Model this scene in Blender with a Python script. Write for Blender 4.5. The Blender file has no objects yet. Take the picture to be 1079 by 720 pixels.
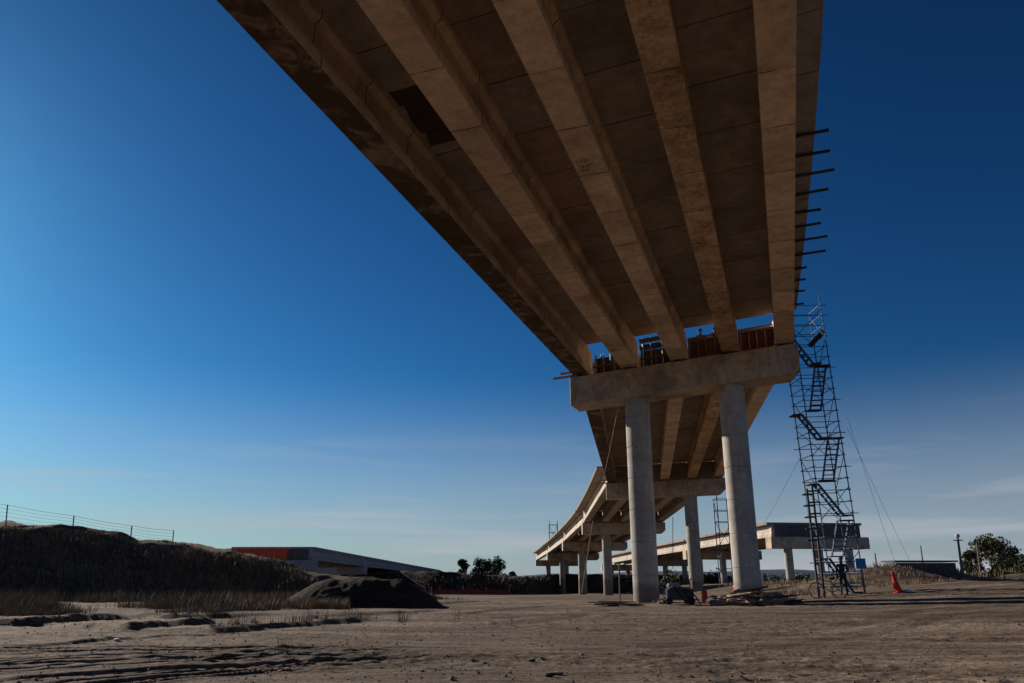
import bpy, bmesh, math, random
import numpy as np
from mathutils import Vector, Matrix

random.seed(7)
RNG = np.random.default_rng(11)
R = math.radians
scene = bpy.context.scene
COL = scene.collection

# ------------------------------------------------------------------ camera
CAM_H = 1.2
F_PX, CX, CY, PITCH = 806.0, 539.5, 360.0, R(17.05)
cam_d = bpy.data.cameras.new('camera')
cam_d.sensor_width = 36.0
cam_d.lens = 36.0 * F_PX / 1079.0
cam_d.clip_start = 0.05
cam_d.clip_end = 12000
cam = bpy.data.objects.new('camera', cam_d)
cam.location = (0, 0, CAM_H)
cam.rotation_euler = (R(90) + PITCH, 0, 0)
COL.objects.link(cam)
scene.camera = cam

# ------------------------------------------------------------------ light
SUN_AZ, SUN_EL = R(-48), R(22)
SKY_TINT, SKY_SAT, SKY_GAMMA, SKY_STR = (0.222, 0.424, 0.49), 1.0, 1.5, 0.05
HAZE = (6.6, 6.9, 7.9, 1)
world = bpy.data.worlds.new('World')
scene.world = world
world.use_nodes = True
wn = world.node_tree
for n in list(wn.nodes):
    wn.nodes.remove(n)
w_out = wn.nodes.new('ShaderNodeOutputWorld')
w_bg = wn.nodes.new('ShaderNodeBackground')
w_sky = wn.nodes.new('ShaderNodeTexSky')
w_sky.sky_type = 'NISHITA'
w_sky.sun_disc = False
w_sky.sun_elevation = SUN_EL
w_sky.sun_rotation = SUN_AZ
w_sky.altitude = 0
w_sky.air_density = 1.0
w_sky.dust_density = 0.3
w_sky.ozone_density = 4.0
w_hs = wn.nodes.new('ShaderNodeHueSaturation')          # white balance of the sky
w_hs.inputs['Saturation'].default_value = SKY_SAT
w_tint = wn.nodes.new('ShaderNodeMixRGB')
w_tint.blend_type = 'MULTIPLY'
w_tint.inputs[0].default_value = 1.0
w_tint.inputs[2].default_value = (*SKY_TINT, 1)
w_gam = wn.nodes.new('ShaderNodeGamma')
w_gam.inputs[1].default_value = SKY_GAMMA
wn.links.new(w_sky.outputs[0], w_tint.inputs[1])
wn.links.new(w_tint.outputs[0], w_hs.inputs['Color'])
wn.links.new(w_hs.outputs[0], w_gam.inputs[0])
# thin wisps of cirrus, all round the sky
w_tc = wn.nodes.new('ShaderNodeTexCoord')
w_map = wn.nodes.new('ShaderNodeMapping')
w_map.inputs['Scale'].default_value = (1.6, 1.6, 16.0)
w_no = wn.nodes.new('ShaderNodeTexNoise')
w_no.inputs['Scale'].default_value = 2.2
w_no.inputs['Detail'].default_value = 7
w_no.inputs['Distortion'].default_value = 0.5
w_rp = wn.nodes.new('ShaderNodeValToRGB')
w_rp.color_ramp.elements[0].position = 0.5
w_rp.color_ramp.elements[0].color = (0, 0, 0, 1)
w_rp.color_ramp.elements[1].position = 0.74
w_rp.color_ramp.elements[1].color = (0.42, 0.42, 0.42, 1)
w_sep = wn.nodes.new('ShaderNodeSeparateXYZ')
w_low = wn.nodes.new('ShaderNodeMapRange')
w_low.inputs['From Min'].default_value = 0.03
w_low.inputs['From Max'].default_value = 0.2
w_low.inputs['To Min'].default_value = 1.0
w_low.inputs['To Max'].default_value = 0.0
w_mul = wn.nodes.new('ShaderNodeMath')
w_mul.operation = 'MULTIPLY'
w_mix = wn.nodes.new('ShaderNodeMixRGB')
w_mix.inputs['Color2'].default_value = HAZE
wn.links.new(w_tc.outputs['Generated'], w_map.inputs[0])
wn.links.new(w_map.outputs[0], w_no.inputs[0])
wn.links.new(w_no.outputs[0], w_rp.inputs[0])
wn.links.new(w_tc.outputs['Generated'], w_sep.inputs[0])
wn.links.new(w_sep.outputs[2], w_low.inputs[0])
wn.links.new(w_rp.outputs[0], w_mul.inputs[0])
wn.links.new(w_low.outputs[0], w_mul.inputs[1])
# pale haze that hangs along the whole horizon
w_hz = wn.nodes.new('ShaderNodeMapRange')
w_hz.interpolation_type = 'SMOOTHSTEP'
w_hz.inputs['From Min'].default_value = -0.02
w_hz.inputs['From Max'].default_value = 0.26
w_hz.inputs['To Min'].default_value = 0.66
w_hz.inputs['To Max'].default_value = 0.0
w_add = wn.nodes.new('ShaderNodeMath')
w_add.operation = 'ADD'
w_add.use_clamp = True
wn.links.new(w_sep.outputs[2], w_hz.inputs[0])
wn.links.new(w_hz.outputs[0], w_add.inputs[0])
wn.links.new(w_mul.outputs[0], w_add.inputs[1])
wn.links.new(w_add.outputs[0], w_mix.inputs[0])
wn.links.new(w_gam.outputs[0], w_mix.inputs[1])
wn.links.new(w_mix.outputs[0], w_bg.inputs[0])
wn.links.new(w_bg.outputs[0], w_out.inputs[0])
w_bg.inputs[1].default_value = SKY_STR

S_DIR = Vector((math.sin(SUN_AZ) * math.cos(SUN_EL), math.cos(SUN_AZ) * math.cos(SUN_EL), math.sin(SUN_EL)))
sun_d = bpy.data.lights.new('sun', 'SUN')
sun_d.energy = 5.0
sun_d.angle = R(0.53)
sun_d.color = (1.0, 0.89, 0.76)
sun = bpy.data.objects.new('sun', sun_d)
sun.rotation_euler = S_DIR.to_track_quat('Z', 'Y').to_euler()
sun.location = (-60, 30, 40)
COL.objects.link(sun)

scene.view_settings.view_transform = 'Standard'
scene.view_settings.look = 'None'
scene.view_settings.exposure = 0.42
scene.view_settings.gamma = 1.0
scene.cycles.max_bounces = 8
scene.cycles.diffuse_bounces = 5


# ------------------------------------------------------------------ helpers
def at(px, py, Y):
    """world point at depth Y (metres north of the camera) seen at photo pixel px,py"""
    x, u = px - CX, CY - py
    ry = F_PX * math.cos(PITCH) - u * math.sin(PITCH)
    rz = F_PX * math.sin(PITCH) + u * math.cos(PITCH)
    k = Y / ry
    return Vector((x * k, Y, CAM_H + rz * k))


def proj(p):
    d = Vector(p) - Vector((0, 0, CAM_H))
    fz = d.y * math.cos(PITCH) + d.z * math.sin(PITCH)
    uy = -d.y * math.sin(PITCH) + d.z * math.cos(PITCH)
    return CX + F_PX * d.x / fz, CY - F_PX * uy / fz


def sstep(a, b, x):
    t = np.clip((x - a) / (b - a), 0, 1)
    return t * t * (3 - 2 * t)


_perm = RNG.random((256, 256))


def vnoise(x, y):
    x = np.asarray(x, float)
    y = np.asarray(y, float)
    xi, yi = np.floor(x).astype(int), np.floor(y).astype(int)
    fx, fy = x - xi, y - yi
    fx, fy = fx * fx * (3 - 2 * fx), fy * fy * (3 - 2 * fy)
    a = _perm[xi % 256, yi % 256]
    b = _perm[(xi + 1) % 256, yi % 256]
    c = _perm[xi % 256, (yi + 1) % 256]
    d = _perm[(xi + 1) % 256, (yi + 1) % 256]
    return (a * (1 - fx) + b * fx) * (1 - fy) + (c * (1 - fx) + d * fx) * fy - 0.5


def fbm(x, y, o=4):
    s, a, f = 0, 1, 1
    for i in range(o):
        s = s + a * vnoise(np.asarray(x) * f + 17.3 * i, np.asarray(y) * f + 9.1 * i)
        a *= 0.5
        f *= 2.03
    return s


def mesh_obj(name, verts, faces, mat, parent=None, smooth=False, origin=None):
    me = bpy.data.meshes.new(name)
    if origin is not None:
        o = Vector(origin)
        verts = [Vector(v) - o for v in verts]
    me.from_pydata([tuple(v) for v in verts], [], faces)
    if mat:
        me.materials.append(mat)
    if smooth:
        me.polygons.foreach_set('use_smooth', [True] * len(me.polygons))
    me.update()
    ob = bpy.data.objects.new(name, me)
    COL.objects.link(ob)
    if origin is not None:
        ob.location = origin
    if parent is not None:
        ob.parent = parent
        pl = world_loc(parent)
        ob.location = Vector(ob.location) - pl
    return ob


def world_loc(o):
    v = Vector((0, 0, 0))
    while o is not None:
        v += Vector(o.location)
        o = o.parent
    return v


def tag(o, label=None, cat=None, group=None, kind=None):
    if label:
        o['label'] = label
    if cat:
        o['category'] = cat
    if group:
        o['group'] = group
    if kind:
        o['kind'] = kind
    return o


def thing(name, loc, label, cat, group=None):
    o = bpy.data.objects.new(name, None)
    o.empty_display_size = 0.3
    o.location = loc
    COL.objects.link(o)
    return tag(o, label, cat, group)


HEXF = [(0, 3, 2, 1), (4, 5, 6, 7), (0, 1, 5, 4), (1, 2, 6, 5), (2, 3, 7, 6), (3, 0, 4, 7)]


class MB:
    """collects simple solids into one mesh"""
    def __init__(self):
        self.v, self.f = [], []

    def add(self, vs, fs):
        b = len(self.v)
        self.v += [Vector(x) for x in vs]
        self.f += [tuple(i + b for i in f) for f in fs]
        return self

    def hexa(self, p):
        return self.add(p, HEXF)

    def box(self, c, s, rot=None):
        hx, hy, hz = s[0] / 2, s[1] / 2, s[2] / 2
        p = [Vector(q) for q in ((-hx, -hy, -hz), (hx, -hy, -hz), (hx, hy, -hz), (-hx, hy, -hz),
                                 (-hx, -hy, hz), (hx, -hy, hz), (hx, hy, hz), (-hx, hy, hz))]
        if rot is not None:
            p = [rot @ q for q in p]
        c = Vector(c)
        return self.hexa([q + c for q in p])

    def bar(self, a, b, w, h, up=(0, 0, 1)):
        a, b = Vector(a), Vector(b)
        d = (b - a).normalized()
        s = d.cross(Vector(up))
        if s.length < 1e-4:
            s = d.cross(Vector((1, 0, 0)))
        s.normalize()
        u = s.cross(d)
        q = []
        for P in (a, b):
            q.append([P - s * w / 2 - u * h / 2, P + s * w / 2 - u * h / 2, P + s * w / 2 + u * h / 2, P - s * w / 2 + u * h / 2])
        return self.add(q[0] + q[1], [(0, 3, 2, 1), (4, 5, 6, 7), (0, 1, 5, 4), (1, 2, 6, 5), (2, 3, 7, 6), (3, 0, 4, 7)][:6])

    def tube(self, pts, r, n=6, closed=False):
        pts = [Vector(p) for p in pts]
        rings = []
        N = len(pts)
        for i, p in enumerate(pts):
            if closed:
                d = (pts[(i + 1) % N] - pts[i - 1]).normalized()
            else:
                d = (pts[min(i + 1, N - 1)] - pts[max(i - 1, 0)]).normalized()
            a = d.cross(Vector((0, 0, 1)))
            if a.length < 0.05:
                a = d.cross(Vector((0, 1, 0)))
            a.normalize()
            b = a.cross(d)
            rr = r[i] if isinstance(r, (list, tuple)) else r
            rings.append([p + (a * math.cos(2 * math.pi * k / n) + b * math.sin(2 * math.pi * k / n)) * rr for k in range(n)])
        vs = [v for ring in rings for v in ring]
        fs = []
        for i in range(N if closed else N - 1):
            j = (i + 1) % N
            for k in range(n):
                l = (k + 1) % n
                fs.append((i * n + k, i * n + l, j * n + l, j * n + k))
        if not closed:
            fs.append(tuple(range(n))[::-1])
            fs.append(tuple((N - 1) * n + k for k in range(n)))
        return self.add(vs, fs)

    def lathe(self, c, prof, n=20):
        c = Vector(c)
        vs, fs = [], []
        for r, z in prof:
            for k in range(n):
                a = 2 * math.pi * k / n
                vs.append(c + Vector((r * math.cos(a), r * math.sin(a), z)))
        m = len(prof)
        for i in range(m - 1):
            for k in range(n):
                l = (k + 1) % n
                fs.append((i * n + k, i * n + l, (i + 1) * n + l, (i + 1) * n + k))
        fs.append(tuple(range(n))[::-1])
        fs.append(tuple((m - 1) * n + k for k in range(n)))
        return self.add(vs, fs)

    def build(self, name, mat, parent=None, smooth=False, origin=None):
        if origin is None:
            o = Vector((0, 0, 0))
            lo = [min(v[i] for v in self.v) for i in range(3)]
            hi = [max(v[i] for v in self.v) for i in range(3)]
            origin = Vector(((lo[0] + hi[0]) / 2, (lo[1] + hi[1]) / 2, lo[2]))
        return mesh_obj(name, self.v, self.f, mat, parent, smooth, origin)


# ------------------------------------------------------------------ materials
def new_mat(name, rough=0.9):
    m = bpy.data.materials.new(name)
    m.use_nodes = True
    nt = m.node_tree
    b = nt.nodes['Principled BSDF']
    b.inputs['Roughness'].default_value = rough
    b.inputs['Specular IOR Level'].default_value = 0.25
    return m, nt, b


def nd(nt, t, **kw):
    n = nt.nodes.new(t)
    for k, v in kw.items():
        if k in n.inputs:
            n.inputs[k].default_value = v
        else:
            setattr(n, k, v)
    return n


def noise(nt, vec, scale, detail=6, rough=0.6, dist=0.0):
    n = nd(nt, 'ShaderNodeTexNoise', Scale=scale, Detail=detail, Roughness=rough, Distortion=dist)
    nt.links.new(vec, n.inputs['Vector'])
    return n.outputs['Fac']


def ramp(nt, fac, stops):
    r = nt.nodes.new('ShaderNodeValToRGB')
    e = r.color_ramp.elements
    while len(e) < len(stops):
        e.new(0.5)
    for i, (p, c) in enumerate(stops):
        e[i].position = p
        e[i].color = (c, c, c, 1) if isinstance(c, (int, float)) else (*c, 1)
    nt.links.new(fac, r.inputs[0])
    return r.outputs[0]


def mix(nt, fac, a, b, mode='MIX'):
    m = nt.nodes.new('ShaderNodeMixRGB')
    m.blend_type = mode
    for s, v in ((0, fac), (1, a), (2, b)):
        if isinstance(v, (int, float)):
            m.inputs[s].default_value = v if s == 0 else (v, v, v, 1)
        elif isinstance(v, tuple):
            m.inputs[s].default_value = (*v, 1)
        else:
            nt.links.new(v, m.inputs[s])
    return m.outputs[0]


def bump(nt, b, h, strength, dist=0.02):
    n = nd(nt, 'ShaderNodeBump', Strength=strength, Distance=dist)
    nt.links.new(h, n.inputs['Height'])
    nt.links.new(n.outputs[0], b.inputs['Normal'])


def math_n(nt, op, a, b=None):
    m = nt.nodes.new('ShaderNodeMath')
    m.operation = op
    for s, v in ((0, a), (1, b)):
        if v is None:
            continue
        if isinstance(v, (int, float)):
            m.inputs[s].default_value = v
        else:
            nt.links.new(v, m.inputs[s])
    return m.outputs[0]


def concrete(name, base, stain=(0.10, 0.075, 0.055), stain_amt=0.5, rust=0.0, pit=0.5, var=0.25):
    m, nt, b = new_mat(name, 0.88)
    g = nt.nodes.new('ShaderNodeNewGeometry')
    oi = nt.nodes.new('ShaderNodeObjectInfo')
    pos = g.outputs['Position']
    big = noise(nt, pos, 0.55, 5, 0.6, 0.6)
    mid = noise(nt, pos, 3.2, 7, 0.65, 0.3)
    fine = noise(nt, pos, 38.0, 4, 0.6)
    c0 = tuple(x * (1 - var) for x in base)
    c1 = tuple(min(1, x * (1 + var)) for x in base)
    col = ramp(nt, mid, [(0.3, c0), (0.7, c1)])
    col = mix(nt, math_n(nt, 'MULTIPLY', ramp(nt, big, [(0.46, 0.0), (0.68, 1.0)]), stain_amt), col, stain)
    # streaks that ran down the faces
    mp = nd(nt, 'ShaderNodeMapping')
    mp.inputs['Scale'].default_value = (2.6, 2.6, 0.22)
    nt.links.new(pos, mp.inputs[0])
    st = noise(nt, mp.outputs[0], 2.0, 6, 0.65)
    col = mix(nt, math_n(nt, 'MULTIPLY', ramp(nt, st, [(0.52, 0.0), (0.72, 1.0)]), stain_amt * 0.7), col, stain)
    if rust:
        rs = math_n(nt, 'ADD', math_n(nt, 'MULTIPLY', noise(nt, pos, 7.5, 8, 0.75, 0.9), 0.62), math_n(nt, 'MULTIPLY', noise(nt, pos, 1.3, 4, 0.6, 0.4), 0.42))
        col = mix(nt, math_n(nt, 'MULTIPLY', ramp(nt, rs, [(0.46, 0.0), (0.66, 1.0)]), rust), col, (0.075, 0.036, 0.018))
    rnd = ramp(nt, oi.outputs['Random'], [(0.0, 0.9), (1.0, 1.08)])
    col = mix(nt, 1.0, col, rnd, 'MULTIPLY')
    pits = ramp(nt, noise(nt, pos, 16.0, 3, 0.5), [(0.24, 0.55), (0.36, 1.0)])
    col = mix(nt, pit, col, mix(nt, 1.0, col, pits, 'MULTIPLY'))
    nt.links.new(col, b.inputs['Base Color'])
    h = math_n(nt, 'ADD', math_n(nt, 'MULTIPLY', fine, 0.35), mid)
    bump(nt, b, h, 0.35, 0.02)
    return m


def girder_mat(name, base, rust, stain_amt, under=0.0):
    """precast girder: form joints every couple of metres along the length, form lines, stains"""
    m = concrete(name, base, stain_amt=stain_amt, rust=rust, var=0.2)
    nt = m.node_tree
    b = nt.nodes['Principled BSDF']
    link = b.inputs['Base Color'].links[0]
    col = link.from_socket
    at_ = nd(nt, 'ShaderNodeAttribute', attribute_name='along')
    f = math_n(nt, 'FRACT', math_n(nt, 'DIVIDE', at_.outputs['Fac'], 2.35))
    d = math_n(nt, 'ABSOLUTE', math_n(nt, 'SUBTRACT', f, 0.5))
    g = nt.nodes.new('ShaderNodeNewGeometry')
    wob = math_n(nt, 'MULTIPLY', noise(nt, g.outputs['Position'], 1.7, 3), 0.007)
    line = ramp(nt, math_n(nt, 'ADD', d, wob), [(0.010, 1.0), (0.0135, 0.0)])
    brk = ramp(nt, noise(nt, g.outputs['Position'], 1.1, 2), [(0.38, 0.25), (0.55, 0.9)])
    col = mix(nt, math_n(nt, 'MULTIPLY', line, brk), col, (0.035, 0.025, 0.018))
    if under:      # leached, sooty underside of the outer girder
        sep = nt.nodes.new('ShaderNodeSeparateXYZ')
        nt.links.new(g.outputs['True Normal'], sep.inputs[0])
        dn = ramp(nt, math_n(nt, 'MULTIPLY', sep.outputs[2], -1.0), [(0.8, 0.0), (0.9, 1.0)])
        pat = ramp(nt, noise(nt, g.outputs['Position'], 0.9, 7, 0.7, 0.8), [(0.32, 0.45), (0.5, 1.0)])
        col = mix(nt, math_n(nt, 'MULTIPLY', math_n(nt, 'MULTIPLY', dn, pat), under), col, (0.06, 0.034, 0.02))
    # pour-to-pour difference of tone
    seg = math_n(nt, 'FLOOR', math_n(nt, 'ADD', math_n(nt, 'DIVIDE', at_.outputs['Fac'], 2.35), 0.5))
    wn_ = nd(nt, 'ShaderNodeTexWhiteNoise', noise_dimensions='1D')
    nt.links.new(seg, wn_.inputs['W'])
    col = mix(nt, 1.0, col, ramp(nt, wn_.outputs['Value'], [(0, 0.86), (1, 1.1)]), 'MULTIPLY')
    nt.links.new(col, b.inputs['Base Color'])
    return m


M = {}
M['girder'] = girder_mat('girder_concrete', (0.7, 0.52, 0.365), 0.12, 0.4)
M['girder_dirty'] = girder_mat('girder_concrete_dirty', (0.7, 0.48, 0.29), 0.8, 0.35)
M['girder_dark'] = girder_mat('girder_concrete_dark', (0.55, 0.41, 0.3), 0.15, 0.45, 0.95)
M['girder_far'] = girder_mat('girder_concrete_far', (0.5, 0.43, 0.36), 0.0, 0.3)
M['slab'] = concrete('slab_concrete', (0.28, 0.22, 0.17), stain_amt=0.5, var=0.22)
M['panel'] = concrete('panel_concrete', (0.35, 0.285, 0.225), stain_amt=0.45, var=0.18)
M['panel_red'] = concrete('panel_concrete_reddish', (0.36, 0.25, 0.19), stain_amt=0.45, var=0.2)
M['cap'] = concrete('cap_concrete', (0.52, 0.4, 0.29), stain_amt=0.6, var=0.25, pit=0.7)
M['column'] = concrete('column_concrete', (0.40, 0.37, 0.34), stain=(0.19, 0.165, 0.14), stain_amt=0.6, var=0.18)
M['diaphragm'] = concrete('dark_concrete', (0.13, 0.115, 0.105), stain_amt=0.5)  # concrete in a much darker tone
_nt = M['column'].node_tree
_b = _nt.nodes['Principled BSDF']
_c = _b.inputs['Base Color'].links[0].from_socket
_g = _nt.nodes.new('ShaderNodeNewGeometry')
_sp = _nt.nodes.new('ShaderNodeSeparateXYZ')
_nt.links.new(_g.outputs['Position'], _sp.inputs[0])
_hh = math_n(_nt, 'ADD', _sp.outputs[2], math_n(_nt, 'MULTIPLY', noise(_nt, _g.outputs['Position'], 3.5, 6, 0.7), -1.3))
_c = mix(_nt, ramp(_nt, math_n(_nt, 'MULTIPLY', _hh, 1.0), [(0.0, 0.75), (0.35, 0.0)]), _c, (0.16, 0.12, 0.095))
_nt.links.new(_c, _b.inputs['Base Color'])
M['grey_fascia'] = concrete('fascia_concrete', (0.33, 0.335, 0.35), stain=(0.14, 0.14, 0.15), stain_amt=0.3, var=0.12)


def simple(name, col, rough=0.7, var=0.25, scale=6.0, metallic=0.0, bmp=0.2):
    m, nt, b = new_mat(name, rough)
    tc = nt.nodes.new('ShaderNodeTexCoord')
    oi = nt.nodes.new('ShaderNodeObjectInfo')
    n = noise(nt, tc.outputs['Object'], scale, 6, 0.65)
    c = ramp(nt, n, [(0.3, tuple(x * (1 - var) for x in col)), (0.7, tuple(min(1, x * (1 + var)) for x in col))])
    c = mix(nt, 1.0, c, ramp(nt, oi.outputs['Random'], [(0, 0.85), (1, 1.15)]), 'MULTIPLY')
    nt.links.new(c, b.inputs['Base Color'])
    b.inputs['Metallic'].default_value = metallic
    if bmp:
        bump(nt, b, n, bmp, 0.01)
    return m


def wood(name, col):
    m, nt, b = new_mat(name, 0.85)
    tc = nt.nodes.new('ShaderNodeTexCoord')
    oi = nt.nodes.new('ShaderNodeObjectInfo')
    mp = nd(nt, 'ShaderNodeMapping')
    mp.inputs['Scale'].default_value = (3, 3, 14)
    nt.links.new(tc.outputs['Object'], mp.inputs[0])
    n = noise(nt, mp.outputs[0], 5.0, 7, 0.7, 0.5)
    c = ramp(nt, n, [(0.3, tuple(x * 0.6 for x in col)), (0.7, tuple(x * 1.3 for x in col))])
    c = mix(nt, 1.0, c, ramp(nt, oi.outputs['Random'], [(0, 0.6), (1, 1.3)]), 'MULTIPLY')
    nt.links.new(c, b.inputs['Base Color'])
    bump(nt, b, n, 0.4, 0.01)
    return m


M['wood'] = wood('weathered_timber', (0.2, 0.115, 0.065))
M['wood_dark'] = wood('dark_timber', (0.07, 0.04, 0.028))
M['wood_red'] = wood('red_brown_form_board', (0.14, 0.045, 0.028))
M['wood_pale'] = wood('pale_broken_timber', (0.62, 0.43, 0.3))
M['steel_blue'] = simple('blue_painted_tube', (0.045, 0.085, 0.15), 0.5, 0.3, 9)
M['steel_dark'] = simple('dark_steel', (0.05, 0.05, 0.055), 0.5, 0.4, 9, 0.3)
M['steel_grey'] = simple('galvanised_tube', (0.2, 0.2, 0.2), 0.5, 0.3, 9, 0.4)
M['wire'] = simple('wire_rope', (0.09, 0.09, 0.095), 0.6, 0.2, 9)
M['rope'] = simple('hemp_rope', (0.36, 0.25, 0.16), 0.9, 0.2, 9)
M['orange'] = simple('orange_plastic_sheet', (0.7, 0.09, 0.045), 0.6, 0.35, 1.3)
M['net'] = simple('faded_orange_net', (0.2, 0.045, 0.03), 0.8, 0.5, 2.5)
M['cone'] = simple('red_orange_cone_plastic', (0.62, 0.035, 0.012), 0.5, 0.15, 5)
M['white'] = simple('white_band', (0.7, 0.68, 0.65), 0.6, 0.1, 5)
M['black'] = simple('black_rubber', (0.02, 0.02, 0.02), 0.7, 0.3, 8)
M['blue_sign'] = simple('blue_sign_paint', (0.02, 0.17, 0.36), 0.5, 0.15, 3)
M['rock'] = simple('broken_rock', (0.2, 0.16, 0.13), 0.95, 0.35, 3, 0, 0.6)
M['red_paint'] = simple('red_paint', (0.42, 0.03, 0.02), 0.5, 0.2, 5)
M['bark'] = simple('bark', (0.09, 0.065, 0.045), 0.95, 0.35, 8, 0, 0.6)
M['pole'] = simple('grey_pole_timber', (0.16, 0.14, 0.12), 0.9, 0.3, 6)
M['insulator'] = simple('pale_insulator', (0.4, 0.45, 0.47), 0.4, 0.1, 6)


def leaf_mat(name, c0, c1):
    m, nt, b = new_mat(name, 0.75)
    g = nt.nodes.new('ShaderNodeNewGeometry')
    n = noise(nt, g.outputs['Position'], 0.9, 3, 0.6)
    r = math_n(nt, 'ADD', math_n(nt, 'MULTIPLY', g.outputs['Random Per Island'], 0.55), math_n(nt, 'MULTIPLY', n, 0.6))
    nt.links.new(ramp(nt, r, [(0.2, c0), (0.85, c1)]), b.inputs['Base Color'])
    return m


M['leaf'] = leaf_mat('dark_green_leaves', (0.022, 0.034, 0.014), (0.065, 0.085, 0.03))
M['leaf_olive'] = leaf_mat('olive_leaves', (0.035, 0.04, 0.016), (0.11, 0.1, 0.04))
M['leaf_pine'] = leaf_mat('pine_needles', (0.014, 0.028, 0.016), (0.04, 0.065, 0.03))
M['dry'] = leaf_mat('dry_grass_blades', (0.1, 0.068, 0.04), (0.26, 0.19, 0.12))
M['scrub'] = leaf_mat('dry_scrub_twigs', (0.05, 0.042, 0.032), (0.17, 0.135, 0.095))


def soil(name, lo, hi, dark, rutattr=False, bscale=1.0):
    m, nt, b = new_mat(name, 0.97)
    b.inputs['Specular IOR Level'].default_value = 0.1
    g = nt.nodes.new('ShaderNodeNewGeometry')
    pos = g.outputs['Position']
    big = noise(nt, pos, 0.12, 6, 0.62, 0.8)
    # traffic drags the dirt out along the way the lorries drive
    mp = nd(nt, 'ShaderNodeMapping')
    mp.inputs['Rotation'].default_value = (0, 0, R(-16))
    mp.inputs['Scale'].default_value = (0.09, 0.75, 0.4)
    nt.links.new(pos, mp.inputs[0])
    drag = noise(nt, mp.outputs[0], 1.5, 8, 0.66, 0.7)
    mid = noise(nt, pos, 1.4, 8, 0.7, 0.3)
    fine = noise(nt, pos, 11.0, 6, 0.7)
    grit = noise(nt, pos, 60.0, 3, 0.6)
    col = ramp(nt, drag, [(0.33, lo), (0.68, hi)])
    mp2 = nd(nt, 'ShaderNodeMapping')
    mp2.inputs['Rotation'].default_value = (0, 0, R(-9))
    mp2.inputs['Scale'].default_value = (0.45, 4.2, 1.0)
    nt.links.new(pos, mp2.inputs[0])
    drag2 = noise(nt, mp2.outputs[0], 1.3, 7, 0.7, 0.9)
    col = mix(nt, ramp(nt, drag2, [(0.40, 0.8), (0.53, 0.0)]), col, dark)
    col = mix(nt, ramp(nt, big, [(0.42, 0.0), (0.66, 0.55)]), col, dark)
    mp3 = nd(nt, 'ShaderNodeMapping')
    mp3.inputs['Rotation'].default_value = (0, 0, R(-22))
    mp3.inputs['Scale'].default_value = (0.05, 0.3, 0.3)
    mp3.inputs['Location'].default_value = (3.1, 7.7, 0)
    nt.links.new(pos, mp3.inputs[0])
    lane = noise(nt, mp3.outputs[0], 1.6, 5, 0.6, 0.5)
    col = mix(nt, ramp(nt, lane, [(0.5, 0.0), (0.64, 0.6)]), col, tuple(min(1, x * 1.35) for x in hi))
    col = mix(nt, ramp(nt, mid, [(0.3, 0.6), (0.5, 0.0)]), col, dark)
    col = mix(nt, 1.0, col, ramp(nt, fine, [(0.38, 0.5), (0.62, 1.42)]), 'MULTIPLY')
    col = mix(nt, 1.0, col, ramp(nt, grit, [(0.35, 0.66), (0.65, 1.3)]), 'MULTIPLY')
    if rutattr:
        a = nd(nt, 'ShaderNodeAttribute', attribute_name='churn_shade')
        col = mix(nt, a.outputs['Fac'], col, tuple(x * 0.45 for x in dark))  # dark churned soil in ruts, plus painted shade on scarp faces
    nt.links.new(col, b.inputs['Base Color'])
    h = math_n(nt, 'ADD', math_n(nt, 'MULTIPLY', drag2, 0.5), math_n(nt, 'ADD', math_n(nt, 'MULTIPLY', fine, 0.4), math_n(nt, 'MULTIPLY', grit, 0.12)))
    bump(nt, b, h, 0.8, 0.06 * bscale)
    return m


M['ground'] = soil('packed_dirt', (0.105, 0.077, 0.058), (0.225, 0.17, 0.128), (0.058, 0.041, 0.03), True)
M['bank'] = soil('bank_soil', (0.08, 0.06, 0.047), (0.15, 0.112, 0.086), (0.05, 0.037, 0.029), False, 2.0)
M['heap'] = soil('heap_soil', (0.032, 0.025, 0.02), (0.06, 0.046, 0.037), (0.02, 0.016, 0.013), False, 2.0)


# ------------------------------------------------------------------ terrain
def seg_dist(x, y, pts):
    """signed distance to a polyline (plus on its left) and the parameter 0..1 along it"""
    best = np.full(np.shape(x), 1e9)
    sgn = np.ones(np.shape(x))
    tt = np.zeros(np.shape(x))
    n = len(pts) - 1
    for i in range(n):
        ax, ay = pts[i]
        bx, by = pts[i + 1]
        dx, dy = bx - ax, by - ay
        t = np.clip(((x - ax) * dx + (y - ay) * dy) / (dx * dx + dy * dy), 0, 1)
        d = np.hypot(x - ax - t * dx, y - ay - t * dy)
        m = d < best
        best = np.where(m, d, best)
        sgn = np.where(m, np.where(dx * (y - ay) - dy * (x - ax) >= 0, 1.0, -1.0), sgn)
        tt = np.where(m, (i + t) / n, tt)
    return best * sgn, tt


def gp(px, py):
    """flat-ground point (z = 0) under a photo pixel, for laying out ruts and heaps"""
    x, u = px - CX, CY - py
    ry = F_PX * math.cos(PITCH) - u * math.sin(PITCH)
    rz = F_PX * math.sin(PITCH) + u * math.cos(PITCH)
    k = -CAM_H / rz
    return (x * k, ry * k)


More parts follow.
